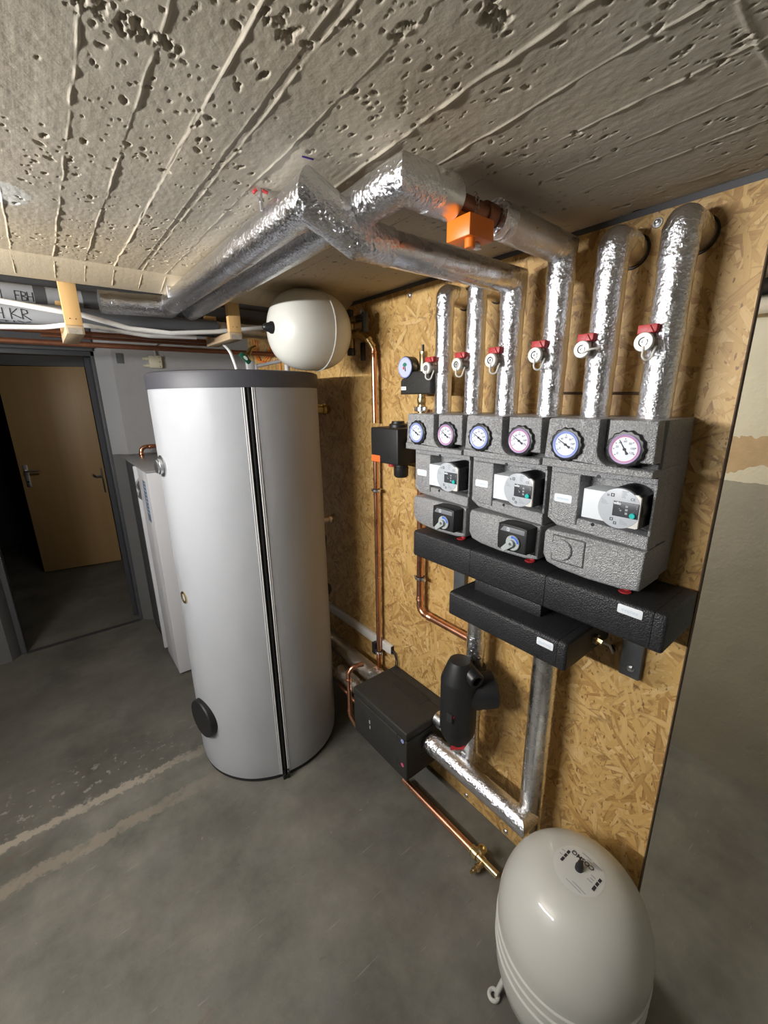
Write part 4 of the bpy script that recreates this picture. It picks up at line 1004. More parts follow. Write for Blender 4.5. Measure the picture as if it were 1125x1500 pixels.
for k in range(34):
    th = math.radians(95+RNG.normal()*16); x = 0.66-abs(RNG.normal())*0.055+0.02; L = 0.006+0.012*RNG.random()
    c = Vector((x, PY[2]+math.cos(th)*(R3+0.0016), ZA+math.sin(th)*(R3+0.0016)))
    th2 = PI - (math.radians(125)+RNG.normal()*0.22)
    c = Vector((x, PY[2]-math.cos(th2)*0-math.cos(th2)*(R3+0.0014), ZA+math.sin(th2)*(R3+0.0014)))
    lathe(bm, [(0, -0.0006), (L*0.35, 0.0), (0, 0.0006)], c, c-Vector((c.x, PY[2], ZA)), 6)
bm.free()

# run 4: long run, orange valve, last leg and riser
XR, ZR, R4 = 0.528, 1.996, 0.034
t4 = thing('foil_pipe', 'lower lying foil pipe running beside the long one to the orange valve', 'pipe', (XR, 1.2, ZR-R4))
foil(t4, [(XR, 1.86, ZR-0.004), (XR, PY[3]+0.05, ZR)], R4, 'long_run', 'foil', seed=21.0, amp=0.0018)
wrap(t4, [(XR, PY[3]+0.10, ZR), (XR, PY[3], ZR), (XR+0.07, PY[3], ZR)], R4*1.04, 22.2, 0.004, 'elbow_wrap', True)
foil(t4, [(XR+0.05, PY[3], ZR), (0.640, PY[3], ZR)], R4*1.05, 'short_run', 'foil_smooth', seed=23.0)
t5 = thing('foil_pipe', 'foil pipe from the orange valve bending down into the fourth riser', 'pipe', (PX, PY[3], ZT))
wrap(t5, [(0.762, PY[3], ZR-0.004), (0.80, PY[3], ZR-0.005)], R4*1.0, 31.0, 0.0045, 'torn_end')
foil(t5, [(0.785, PY[3], ZR-0.004), (PX-0.04, PY[3], ZR-0.010)], R4*0.98, 'cross_run', 'foil_dull', seed=32.0)
wrap(t5, [(PX-0.06, PY[3], ZR-0.010), (PX, PY[3], ZR-0.012), (PX, PY[3], ZR-0.09)], R4*0.98, 33.0, 0.003, 'elbow_wrap', True)
foil(t5, [(PX, PY[3], ZR-0.07), (PX, PY[3], ZT)], PR[3]*1.03, 'riser_jacket', 'foil', seed=34.0)
wrap(t5, [(PX, PY[3], 1.715), (PX, PY[3], 1.79)], PR[3]*1.05, 35.0, 0.0035)
# orange valve
ov = thing('orange_valve_actuator', 'orange box valve actuator on a bare copper stretch between foil pipes', 'valve', (0.70, PY[3], 1.92))
bm = BM(); cyl(bm, (0.644, PY[3], ZR), (0.760, PY[3], ZR-0.003), 0.017, 28); cyl(bm, (0.730, PY[3], ZR-0.002), (0.7595, PY[3], ZR-0.003), 0.021, 28, 0.002); obj('copper_stub', bm, 'cu_dark', ov)
bm = BM(); box(bm, (0.640, PY[3]-0.046, 1.928), (0.708, PY[3]+0.010, 1.964), 0.003); box(bm, (0.650, PY[3]-0.008, 1.962), (0.690, PY[3]+0.008, 1.981), 0.003); bx = obj('housing', bm, 'orange', ov)
bm = BM(); cyl(bm, (0.656, PY[3]-0.034, 1.928), (0.656, PY[3]-0.034, 1.912), 0.0095, 24, 0.001); obj('knob', bm, 'orange', ov)
bm = BM(); cyl(bm, (0.685, PY[3]-0.02, 1.928), (0.685, PY[3]-0.02, 1.923), 0.011, 20, 0.001); box(bm, (0.672, PY[3]-0.026, 1.920), (0.700, PY[3]-0.014, 1.925), 0.001); obj('clip', bm, 'chrome', ov)
bm = BM()
for k in range(9):
    th = 0.35+k*0.33; torus(bm, (0.690, PY[3]+0.0195*math.cos(th+PI*0.6), ZR+0.0195*math.sin(th+PI*0.6)), (1, 0.3*(-1)**k, 0), 0.0036, 0.0011, 12, 5)
obj('chain', bm, 'nickel', ov)

# ================================================================== DRAIN VALVES
def drain_valve(y, z, label, strap=0):
    x = 0.995
    t = thing('drain_valve', label, 'valve', (x, y, z), 'red handled drain valves on the foil risers')
    bm = BM(); lathe(bm, [(0.013, 0.018), (0.013, 0.0), (0.0125, -0.002), (0.0125, -0.016), (0.014, -0.018), (0.014, -0.028)], (x, y, z), (1, 0, 0), 24); cyl(bm, (x-0.006, y, z+0.008), (x-0.006, y, z+0.018), 0.007, 12); obj('valve_body', bm, 'nickel', t)
    bm = BM(); prism(bm, [(-0.020, 0.0), (0.012, 0.0), (0.016, 0.004), (0.016, 0.017), (-0.020, 0.017)], lambda u, v, w_: Vector((x-0.012+w_, y-u, z+0.017+v)), -0.008, 0.008, 0.002, 2, True)
    prism(bm, [(-0.006, 0.0), (0.010, 0.0), (0.002, 0.014)], lambda u, v, w_: Vector((x-0.0205-w_, y-u-0.002, z+0.018+v)), -0.002, 0.003, 0.001); obj('handle', bm, 'red', t)
    bm = BM(); lathe(bm, [(0.006, 0.0), (0.017, 0.0), (0.0185, 0.002), (0.0185, 0.006), (0.017, 0.009), (0.009, 0.009), (0.009, 0.003)], (x-0.027, y, z), (-1, 0, 0), 32, caps=False); cp = obj('hose_cap', bm, 'white', t)
    bm = BM(); lathe(bm, [(0.0062, 0), (0.0062, 0.006), (0.0035, 0.006), (0.0035, 0.002), (0, 0.002)], (x-0.029, y, z), (-1, 0, 0), 16); obj('plug', bm, 'chrome', cp)
    bm = BM(); tube(bm, [(x-0.036, y-0.002, z-0.008)] + ([(x-0.040, y-0.003, z-0.032), (x-0.028, y-0.014, z-0.036), (x-0.018, y-0.018, z-0.008)] if strap == 0 else [(x-0.042, y-0.022, z-0.002), (x-0.022, y-0.040, z+0.001), (x-0.015, y-0.024, z-0.002)]), 0.0022, 8, rad=0.012); obj('cap_strap', bm, 'white', cp)
    return t
ords = ['first', 'second', 'third', 'fourth', 'fifth', 'sixth']
for i in range(6):
    lab = 'red handled drain valve with white cap on the %s foil riser from the left' % ords[i]
    drain_valve(PY[i]+0.013+0.002*(i > 3), 1.741+0.0026*i, lab, 1 if i == 4 else 0)

# ================================================================== COPPER PIPES, SAFETY GROUP, BYPASS VALVE
def clip(parent, x, y, z, r):
    bm = BM(); torus(bm, (x, y, z), (0, 0, 1), r+0.003, 0.0032, 28, 8); bmesh.ops.scale(bm, vec=(1, 1, 2.2), verts=bm.verts, space=Matrix.Translation((-x, -y, -z))); obj('clip_lining', bm, 'rubber', parent)
    bm = BM(); cyl(bm, (x, y, z-0.005), (x, y, z+0.005), r+0.007, 28, 0.001)
    box(bm, (x-0.008, y-r-0.017, z-0.006), (x+0.002, y-r-0.005, z+0.006), 0.001); box(bm, (x-0.008, y+r+0.005, z-0.006), (x+0.002, y+r+0.014, z+0.006), 0.001)
    cyl(bm, (x+r, y, z), (OX, y, z), 0.004, 10); cyl(bm, (x-0.010, y-r-0.011, z), (x+0.004, y-r-0.011, z), 0.004, 6); obj('pipe_clip', bm, 'chrome', parent)
def fit(bm, a, b, r):
    a, b = Vector(a), Vector(b); d = (b-a).normalized(); L = (b-a).length
    lathe(bm, [(r+0.0005, 0), (r+0.0012, 0.002), (r+0.0028, 0.003), (r+0.0028, 0.007), (r+0.0014, 0.009), (r+0.0014, L-0.003), (r+0.0004, L)], a, d, 24)
c1 = thing('copper_pipe', 'thin vertical copper pipe on the strand board from wall vessel down to black box', 'pipe', (1.087, 1.42, 0.37))
CX, CY, CR = 1.087, 1.421, 0.0112
bm = BM(); tube(bm, [(1.074, 1.432, 1.874), (CX, CY, 1.842), (CX, CY, 1.552)], CR, 20, rad=0.03); fit(bm, (CX, CY, 1.835), (CX, CY, 1.81), CR); obj('upper_pipe', bm, 'copper', c1)
bm = BM(); lathe(bm, [(0.0165, 0), (0.0165, 0.012), (0.013, 0.014), (0.013, 0.03), (0.015, 0.031), (0.015, 0.04)], (1.070, 1.436, 1.882), (0.42, -0.32, -0.85), 20); obj('union', bm, 'brass', c1)
bm = BM(); tube(bm, [(CX, CY, 1.44), (CX, CY+0.006, 0.36)], CR, 20); obj('lower_pipe', bm, 'copper', c1)
for z in (1.263, 0.452): clip(c1, CX, CY+0.006*(1.44-z), z, CR)
bm = BM(); box(bm, (1.075, 1.445, 0.43), (1.10, 1.47, 0.49), 0.003); obj('spare_clip', bm, 'blackp', c1)
bv = thing('bypass_valve_box', 'small black foam valve box with orange sticker on the thin copper pipe', 'valve', (1.05, 1.27, 1.41))
bm = BM(); prism(bm, [(1.098, 1.405), (1.365, 1.405)], lambda u, v, w_: Vector((0, 0, 0)), 0, 1) if False else None
box(bm, (0.985, 1.156, 1.412), (1.112, 1.318, 1.545), 0.006, 3); obj('housing', bm, 'blackm', bv)
bm = BM(); prism(bm, rrect(0.003, 1.415, 0.056, 1.440, 0.002), facing(0.985, 1.316), 0, 0.001); obj('orange_sticker', bm, 'orange2', bv)
bm = BM(); lathe(bm, [(0.034, 0), (0.034, 0.010), (0.030, 0.013), (0.026, 0.013), (0.024, 0.022), (0.0, 0.022)], (1.055, 1.235, 1.545), (0, 0, 1), 32); obj('top_collar', bm, 'blackp', bv)
bm = BM(); lathe(bm, [(0.026, 0), (0.026, 0.012), (0.028, 0.014), (0.028, 0.045), (0.023, 0.052), (0, 0.052)], (1.035, 1.195, 1.412), (0, 0, -1), 28); obj('adjusting_cap', bm, 'blackp', bv)
bm = BM(); cyl(bm, (1.05, 1.268, 1.412), (1.05, 1.268, 1.39), 0.014, 20, 0.002); obj('red_cap', bm, 'red', bv)
bm = BM(); lathe(bm, [(0.021, 0), (0.021, 0.012), (0.017, 0.014), (0.019, 0.022), (0.019, 0.034), (0.014, 0.036), (0.014, 0.075)], (1.04, 1.146, 1.492), (0, -1, 0), 24); obj('outlet', bm, 'brass', bv)
bm = BM(); prism(bm, [(0.100, 1.435), (0.116, 1.435), (0.108, 1.46)], facing(0.985, 1.318), 0, 0.0006); obj('emblem', bm, 'blackp', bv)

sg = thing('safety_group', 'small black foam safety group with manometer and brass vent left of the risers', 'valve', (1.04, 1.09, 1.60))
bm = BM(); pts = [(0.0, 0.0), (0.148, 0.0), (0.148, 0.052), (0.128, 0.074), (0.050, 0.074), (0.034, 0.060), (0.008, 0.052), (0.0, 0.044)]
prism(bm, pts, facing(1.0, 1.158, 1.664), -0.085, 0.0, 0.006, 3, True); obj('housing', bm, 'eppb2', sg)
bm = BM(); prism(bm, rrect(0.006, 0.014, 0.032, 0.026, 0.001), facing(1.0, 1.158, 1.664), 0, 0.001); sk = obj('sticker', bm, 'sticker', sg)
text('sticker_print', 'evenes', 0.007, lambda u, v: Vector((0.9988, 1.158-0.019-u, 1.664+0.020+v)), 'ink_grey', sg)
mx, my, mz = 1.000, 1.128, 1.752
bm = BM(); lathe(bm, [(0.036, 0), (0.036, 0.032), (0.034, 0.034)], (mx+0.03, my, mz), (-1, 0, 0), 40); mano = obj('manometer', bm, 'blackp', sg)
bm = BM(); torus(bm, (mx-0.004, my, mz), (1, 0, 0), 0.0325, 0.002, 40, 8); obj('rim', bm, 'lilac_b', mano)
bm = BM(); cyl(bm, (mx-0.002, my, mz), (mx-0.0048, my, mz), 0.0315, 40); obj('dial', bm, 'gdial', mano)
bm = BM(); prism(bm, [(0.012*math.cos(math.radians(a)), 0.012*math.sin(math.radians(a))+0.004) for a in (20, 60, 90, 120, 160)]+[(-0.004, 0.003), (0.004, 0.003)], facing(mx-0.0049, my, mz), 0, 0.0006); obj('green_arc', bm, 'green', mano)
bm = BM(); prism(bm, [(-0.009, -0.006), (-0.002, -0.006), (-0.002, 0.003), (-0.009, 0.003)], facing(mx-0.0049, my, mz), 0, 0.0006); obj('red_arc', bm, 'red', mano)
bm = BM(); prism(bm, [(0.001, -0.012), (0.006, -0.012), (0.002, 0.008)], facing(mx-0.0049, my, mz), 0, 0.0012); obj('needle', bm, 'ink', mano)
bm = BM(); lathe(bm, [(0.0135, 0), (0.0135, 0.050), (0.0145, 0.052), (0.0145, 0.062), (0.012, 0.064), (0.0, 0.064)], (1.035, 1.078, 1.738), (0, 0, 1), 24); obj('vent_body', bm, 'brass', sg)
bm = BM(); cyl(bm, (1.03, 1.076, 1.802), (1.03, 1.076, 1.822), 0.0045, 12); obj('vent_cap', bm, 'blackp', sg)
bm = BM(); lathe(bm, [(0.012, 0), (0.012, 0.02), (0.0145, 0.022), (0.0145, 0.028), (0.0125, 0.03), (0.0145, 0.034), (0.0155, 0.04), (0.0155, 0.05), (0.013, 0.052), (0.013, 0.07)], (1.035, 1.085, 1.600), (0, 0, 1), 24); obj('brass_stub', bm, 'brass', sg)
bm = BM(); cyl(bm, (1.035, 1.085, 1.606), (1.035, 1.085, 1.622), 0.0205, 24, 0.002); box(bm, (1.025, 1.058, 1.606), (1.033, 1.07, 1.622), 0.001); box(bm, (1.025, 1.10, 1.606), (1.033, 1.112, 1.622), 0.001); obj('pipe_clip', bm, 'chrome', sg)

c2 = thing('copper_pipe', 'copper pipe from long manifold end bending right below it', 'pipe', (1.09, 1.143, 0.79))
KX, KY, KR = 1.085, 1.138, 0.0139
bm = BM(); tube(bm, [(KX, 1.072+0.066, 1.612), (KX, KY, 1.20)], KR, 20); obj('hidden_pipe', bm, 'copper', c2)
bm = BM(); tube(bm, [(KX, KY, 1.22), (KX, KY, 0.792), (KX, 0.84, 0.792)], KR, 24, rad=0.034); fit(bm, (KX, KY, 0.842), (KX, KY, 0.865), KR); fit(bm, (KX, KY-0.048, 0.792), (KX, KY-0.072, 0.792), KR); obj('bent_pipe', bm, 'copper', c2)
clip(c2, KX, KY, 0.945, KR)

# ================================================================== LOWER FOIL PIPES
LX, LY = 1.04, 0.808
lp = thing('foil_pipe', 'short foil pipe from under the short separator down behind the black dirt separator', 'pipe', (LX, LY, 0.31))
foil(lp, [(LX, LY, 1.03), (LX, LY, 0.72)], 0.030, 'upper_jacket', 'foil_smooth', seed=41); wrap(lp, [(LX, LY, 0.86), (LX, LY, 0.78)], 0.0315, 42, 0.003)
foil(lp, [(LX, LY, 0.60), (LX, LY, 0.33)], 0.028, 'lower_jacket', 'foil_smooth', seed=43); wrap(lp, [(LX, LY, 0.60), (LX, LY, 0.54)], 0.0295, 44, 0.003)
rp = thing('foil_pipe', 'thick smooth foil pipe from short separator down behind the floor vessel', 'pipe', (1.042, 0.551, 0.25))
foil(rp, [(1.042, 0.551, 1.025), (1.042, 0.551, 0.26)], 0.0365, 'jacket', 'foil_smooth', seed=45, amp=0.0012); wrap(rp, [(1.042, 0.551, 1.022), (1.042, 0.551, 1.005)], 0.0372, 46, 0.002)
hp_ = thing('foil_pipe', 'shiny foil pipe lying low from the black box to the thick vertical foil pipe', 'pipe', (0.985, 0.78, 0.28))
foil(hp_, [(0.985, 0.962, 0.320), (0.985, 0.60, 0.320)], 0.038, 'jacket', 'foil', seed=47, amp=0.0018); wrap(hp_, [(0.985, 0.965, 0.32), (0.985, 0.93, 0.32)], 0.039, 48, 0.003)
wrap(hp_, [(0.985, 0.62, 0.320), (0.985, 0.552, 0.318), (1.03, 0.551, 0.318)], 0.038, 49, 0.0035, mit=True)
hq = thing('foil_pipe', 'short foil pipe leaving the black box above the low one, towards the dirt separator', 'pipe', (1.035, 0.9, 0.35))
foil(hq, [(1.035, 0.975, 0.40), (1.035, 0.90, 0.40), (1.04, 0.812, 0.36)], 0.032, 'jacket', 'foil_smooth', seed=50)
# pipes behind the tank to the black box
for k, (x, z, r, lab) in enumerate(((1.033, 0.362, 0.041, 'foil pipe low on the strand board behind the tank, upper of two'), (0.957, 0.315, 0.034, 'foil pipe low behind the tank, lower of two beside the board'))):
    t = thing('foil_pipe', lab, 'pipe', (x, 1.6, z-r))
    foil(t, [(x, 1.325, z), (x, (2.25, 1.585)[k], z)], r, 'jacket', 'foil_dull', seed=60+k); wrap(t, [(x, 1.33, z), (x, 1.40, z)], r*1.05, 62+k, 0.0035)

# ================================================================== DIRT SEPARATOR
ds = thing('dirt_separator', 'upright black capsule shaped dirt separator with red marks in front of foil pipe', 'separator', (0.935, 0.787, 0.478))
SX, SY = 0.935, 0.787; SR = 0.0615
bm = BM(); lathe(bm, [(0.030, 0.478), (0.034, 0.486), (0.040, 0.50), (SR*0.93, 0.535), (SR, 0.56), (SR, 0.745), (SR*0.98, 0.75), (0.040, 0.805), (0.034, 0.816), (0.0, 0.820)], (SX, SY, 0), (0, 0, 1), 40); sharp(bm, 25); obj('housing', bm, 'blackm', ds)
e = Vector((-0.25, -0.9, -0.12)).normalized()
bm = BM(); lathe(bm, [(0.027, -0.05), (0.027, 0.036), (0.024, 0.040), (0.016, 0.040), (0.016, 0.005), (0.0, 0.005)], (SX+0.012, SY-0.035, 0.778), e, 28); obj('side_stub', bm, 'blackp', ds)
bm = BM(); lathe(bm, [(0.052, -0.02), (0.056, 0.06), (0.060, 0.08), (0.060, 0.12), (0.056, 0.125), (0.0, 0.125)], (SX, SY, 0.685), (0.75, -0.55, 0.1), 36); obj('pipe_collar', bm, 'blackm', ds)
bm = BM(); cyl(bm, (LX, LY, 0.74), (LX, LY, 0.70), 0.040, 28, 0.004); cyl(bm, (LX-0.002, LY-0.02, 0.66), (LX-0.002, LY-0.02, 0.585), 0.036, 28, 0.006); box(bm, (SX+0.02, SY-0.03, 0.60), (LX, LY+0.03, 0.72), 0.01); obj('tee_shell', bm, 'blackm', ds)
def dsurf(a, z, r=SR): return Vector((SX+r*math.cos(a), SY+r*math.sin(a), z))
bm = BM(); a = math.radians(196); box(bm, dsurf(a, 0.632)-Vector((0.006, 0.012, 0.016)), dsurf(a, 0.632)+Vector((0.004, 0.012, 0.016)), 0.002); obj('slot', bm, 'rubber', ds)
bm = BM(); a = math.radians(205); prism(bm, [(-0.006, 0.012), (0.003, 0.008), (0.009, -0.012), (0.002, -0.014)], lambda u, v, w_: dsurf(a-u/SR, 0.632+v, SR+0.001+w_), 0, 0.002); obj('red_pointer', bm, 'red', ds)
bm = BM(); a = math.radians(222); prism(bm, [(-0.028, 0.012), (0.022, 0.002), (0.022, -0.012), (-0.022, -0.002)], lambda u, v, w_: dsurf(a-u/0.045, 0.500+v, 0.044+w_), -0.004, 0.004); obj('red_collar', bm, 'red', ds)
bm = BM(); lathe(bm, [(0.024, 0), (0.024, 0.02), (0.012, 0.024), (0.008, 0.04), (0, 0.042)], (SX, SY, 0.482), (0, 0, -1), 16); obj('drain_tip', bm, 'chrome', ds)

# ================================================================== HEAT EXCHANGER BOX
hx = thing('heat_exchanger_box', 'large black foam heat exchanger box low on the strand board next to the tank', 'box', (0.995, 1.157, 0.188))
hx0, hx1, hy0, hy1, hz0, hz1 = 0.868, 1.1195, 0.978, 1.334, 0.188, 0.417
bm = BM(); box(bm, (hx0, hy0, hz0), (hx1, hy1, hz1-0.040), 0.006, 3); bdy = obj('lower_shell', bm, 'eppb2', hx)
bm = BM(); box(bm, (hx0-0.0015, hy0-0.001, hz1-0.0385), (hx1-0.05, hy1+0.001, hz1), 0.007, 3); lid = obj('upper_shell', bm, 'eppb2', hx)
bm = BM(); prism(bm, [(hx1-0.052, hy0), (hx1-0.0005, hy0), (hx1-0.0005, hy1), (hx1-0.052, hy1)], lambda u, v, w_: Vector((u, v, w_)), hz1-0.0385, hz1-0.002, 0.005); obj('back_shell', bm, 'eppb2', hx)
bm = BM(); prism(bm, [(hx1-0.1075, 1.0575), (hx1-0.0425, 1.0575), (hx1-0.0425, 1.2375), (hx1-0.1075, 1.2375)], lambda u, v, w_: Vector((u, v, w_)), hz1-0.004, hz1+0.0003); obj('plug_joint', bm, 'rubber', lid)
bm = BM(); prism(bm, [(hx1-0.105, 1.06), (hx1-0.045, 1.06), (hx1-0.045, 1.235), (hx1-0.105, 1.235)], lambda u, v, w_: Vector((u, v, w_)), hz1-0.004, hz1+0.0015, 0.0015); obj('top_plug', bm, 'eppb', lid)
def sunk(y, z, m, nm):
    bm = BM(); lathe(bm, [(0.0245, 0.001), (0.0225, 0.002), (0.0215, -0.001), (0.0, -0.0012)], (hx0+0.0005, y, z), (-1, 0, 0), 28, caps=False); h = obj('gauge_hole', bm, 'rubber', hx)
    bm = BM(); cyl(bm, (hx0+0.0006, y-0.010, z-0.004), (hx0-0.0008, y-0.010, z-0.004), 0.0085, 20); obj(nm, bm, m, h)
sunk(1.012, 0.372, 'lilac_b', 'blue_dial'); sunk(1.012, 0.258, 'red_ring', 'red_dial')
for j in range(2):
    for k in range(3):
        bm = BM(); z = (0.375, 0.27)[j]-0.018*k; box(bm, (0.945, hy0-0.0012, z-0.003), (0.995, hy0+0.002, z+0.003), 0.001); obj('vent_slot', bm, 'rubber', hx)
bm = BM(); prism(bm, [(0.110, 0.30), (0.118, 0.30), (0.118, 0.318), (0.110, 0.318)], facing(hx0, 1.33), 0, 0.0006); prism(bm, [(0.112, 0.276), (0.118, 0.276), (0.120, 0.292), (0.112, 0.290)], facing(hx0, 1.33), 0, 0.0006); obj('pale_marks', bm, 'ink_grey', hx)
c3 = thing('copper_pipe', 'short bent copper pipe hugging the left end of the black box', 'pipe', (0.9, 1.39, 0.19))
bm = BM(); tube(bm, [(0.955, 1.375, 0.470), (0.905, 1.392, 0.468), (0.885, 1.395, 0.44), (0.885, 1.395, 0.215), (0.893, 1.36, 0.175), (0.905, 1.30, 0.165)], 0.0105, 20, rad=0.028)
fit(bm, (0.885, 1.395, 0.415), (0.885, 1.395, 0.397), 0.0105); fit(bm, (0.885, 1.395, 0.235), (0.885, 1.395, 0.252), 0.0105); obj('bent_pipe', bm, 'copper', c3)
c5 = thing('copper_pipe', 'dim copper pipe stub between the tank and the black box near the floor', 'pipe', (0.95, 1.6, 0.2))
bm = BM(); tube(bm, [(0.94, 1.42, 0.235), (0.93, 1.50, 0.26), (0.93, 1.565, 0.26)], 0.009, 16, rad=0.03); fit(bm, (0.938, 1.44, 0.24), (0.936, 1.46, 0.245), 0.009); obj('pipe', bm, 'cu_dark', c5)
# copper pipe on the floor and its brass valve
c4 = thing('copper_pipe', 'copper pipe lying on the floor from the black box to the brass drain valve', 'pipe', (0.963, 0.9, 0.016))
bm = BM(); tube(bm, [(0.962, 1.10, 0.03), (0.963, 0.722, 0.03)], 0.0142, 24); obj('pipe', bm, 'copper', c4)
dv = thing('brass_drain_valve', 'brass drain valve lying on the floor between copper pipe and white vessel', 'valve', (0.965, 0.67, 0.02))
bm = BM(); lathe(bm, [(0.0155, 0), (0.018, 0.002), (0.018, 0.008), (0.016, 0.010), (0.016, 0.014), (0.021, 0.016), (0.021, 0.034), (0.015, 0.036), (0.014, 0.06), (0.012, 0.064), (0.012, 0.12)], (0.963, 0.724, 0.03), (0, -1, 0), 20); obj('valve_body', bm, 'brass', dv)
bm = BM(); cyl(bm, (0.966, 0.682, 0.04), (0.966, 0.682, 0.064), 0.009, 16); lathe(bm, [(0.016, 0), (0.017, 0.003), (0.017, 0.012), (0.014, 0.014), (0.010, 0.014), (0.010, 0.008), (0.0, 0.008)], (0.968, 0.680, 0.060), (0.15, -0.1, 1), 24); obj('top_cap', bm, 'brass', dv)
bm = BM(); lathe(bm, [(0.010, 0), (0.010, 0.02), (0.013, 0.022), (0.013, 0.03), (0.009, 0.032), (0.009, 0.044), (0.006, 0.047), (0.006, 0.056), (0, 0.056)], (0.955, 0.664, 0.028), (-1, 0.15, -0.05), 18); obj('hose_tail', bm, 'brass', dv)

# ================================================================== TRUNKING AND CABLES ON THE BOARD
tr = thing('cable_trunking', 'flat white cable trunking on the strand board behind the tank', 'trunking', (1.10, 1.9, 0.45))
bm = BM(); box(bm, (1.1005, 1.352, 0.466), (1.1195, 2.70, 0.512), 0.002); obj('cover', bm, 'trunk', tr)
bm = BM(); box(bm, (1.103, 1.3505, 0.470), (1.1175, 1.353, 0.508)); obj('open_end', bm, 'rubber', tr)
for k in range(2):
    cb = thing('sensor_lead', ('left', 'right')[k]+' of two thin black leads from trunking end to black box', 'cable', (1.1, 1.34, 0.42), 'thin leads from the trunking')
    bm = BM(); tube(bm, [(1.11, 1.36, 0.490), (1.108, 1.335-0.006*k, 0.484), (1.108, 1.322-0.012*k, 0.45), (1.104, 1.325-0.008*k, 0.405)], 0.0028, 8, rad=0.02, step=0.01); obj('lead', bm, 'rubber', cb)

# ================================================================== BACK OF THE ROOM
def strokes(parent, paths, cy, cz, r, x0, h, mat='ink', wd=0.0013):
    """hand written felt pen letters wrapped on a pipe that runs along X (seen from -Y)"""
    bm = BM()
    def on(u, v):
        a = v/r - 0.30
        return Vector((x0+u, cy-(r+0.0004)*math.cos(a), cz+(r+0.0004)*math.sin(a)))
    for pth in paths:
        P = []
        for (a, b) in zip(pth, pth[1:]):
            for k in range(6): P.append((a[0]+(b[0]-a[0])*k/6, a[1]+(b[1]-a[1])*k/6))
        P.append(pth[-1]); tube(bm, [on(u*h, v*h) for u, v in P], wd, 6, rad=0.0005)
    return obj('felt_pen_writing', bm, mat, parent)
K_ = lambda dx: [[(dx, -0.5), (dx, 0.5)], [(dx+0.55, 0.5), (dx+0.03, 0.02), (dx+0.75, -0.35)]]
H_ = lambda dx: [[(dx, -0.5), (dx, 0.5)], [(dx+0.5, -0.5), (dx+0.5, 0.5)], [(dx, 0), (dx+0.5, 0)]]
R_ = lambda dx: [[(dx, -0.45), (dx, 0.5), (dx+0.4, 0.42), (dx+0.45, 0.15), (dx+0.05, 0.0), (dx+0.65, -0.5)]]
B_ = lambda dx: [[(dx, -0.5), (dx, 0.5), (dx+0.4, 0.38), (dx+0.4, 0.1), (dx+0.02, 0.02), (dx+0.48, -0.15), (dx+0.42, -0.45), (dx, -0.5)]]
F_ = lambda dx: [[(dx, -0.5), (dx, 0.5), (dx+0.5, 0.5)], [(dx, 0.05), (dx+0.38, 0.05)]]
L_ = lambda dx: [[(dx, 0.5), (dx, -0.5), (dx+0.4, -0.5)]]
g1p = thing('heating_pipe', 'grey jacketed pipe marked HKR crossing under the beam', 'pipe', (0.3, 1.985, 1.92))
bm = BM(); tube(bm, [(-0.35, 1.985, 1.952), (0.135, 1.985, 1.952)], 0.0335, 28); obj('jacket', bm, 'pvc', g1p)
bm = BM(); tube(bm, [(0.135, 1.985, 1.951), (0.66, 1.985, 1.952)], 0.034, 28); obj('dark_length', bm, 'pvc_dark', g1p)  # darker grey length right of the hanger
bm = BM(); tube(bm, [(0.66, 1.985, 1.952), (1.10, 1.985, 1.952)], 0.030, 28, step=0.01, noise_amp=0.003); obj('foil_section', bm, 'foil_dull', g1p)
strokes(g1p, H_(0)+K_(1.1)+R_(1.95)+[[(-0.2, -0.72), (0.75, -0.75)], [(0.0, -0.72), (0.0, -0.95)], [(0.6, -0.74), (0.6, -0.95)], [(1.2, -0.7), (1.22, -0.98)], [(1.5, -0.68), (2.0, -0.92)], [(2.1, -0.85), (2.5, -0.72)]], 1.985, 1.952, 0.0335, -0.058, 0.034)
g2p = thing('heating_pipe', 'grey jacketed pipe marked FBH, higher and farther than the HKR pipe', 'pipe', (0.3, 2.11, 2.0))
bm = BM(); tube(bm, [(-0.35, 2.11, 2.032), (0.06, 2.11, 2.032)], 0.0345, 28); tube(bm, [(0.085, 2.11, 2.032), (0.20, 2.11, 2.032)], 0.0345, 28); obj('jacket', bm, 'pvc', g2p)
bm = BM(); tube(bm, [(0.055, 2.11, 2.032), (0.09, 2.11, 2.032)], 0.0352, 28); tube(bm, [(0.20, 2.11, 2.032), (1.10, 2.11, 2.032)], 0.034, 28); obj('dark_length', bm, 'pvc_dark', g2p)
strokes(g2p, L_(-1.2)+F_(0.05)+B_(0.62)+H_(1.18), 2.11, 2.032, 0.0345, 0.0, 0.030)
g3p = thing('heating_pipe', 'dark grey wrapped pipe close under the beam behind the grey ones', 'pipe', (0.3, 1.975, 2.02))
bm = BM(); tube(bm, [(-0.35, 2.22, 2.085), (1.10, 2.22, 2.085)], 0.034, 24); obj('wrap', bm, 'pvc_dark', g3p); g3p.location.y = 0; g3p.location = ORG[g3p.name]
cpa = thing('copper_pipe', 'long tarnished copper pipe crossing above the doorway in front of the back wall', 'pipe', (0.3, 2.25, 1.877))
bm = BM(); tube(bm, [(-0.45, 2.25, 1.888), (1.10, 2.25, 1.888)], 0.0112, 16); obj('pipe', bm, 'cu_dark', cpa)
cpb = thing('copper_pipe', 'thinner tarnished copper pipe just behind the wooden hangers', 'pipe', (0.3, 2.05, 1.905))
bm = BM(); tube(bm, [(-0.40, 2.06, 1.908), (0.70, 2.06, 1.908)], 0.0085, 14); tube(bm, [(0.05, 2.085, 1.896), (0.65, 2.085, 1.896)], 0.006, 12); obj('pipe', bm, 'cu_dark', cpb)

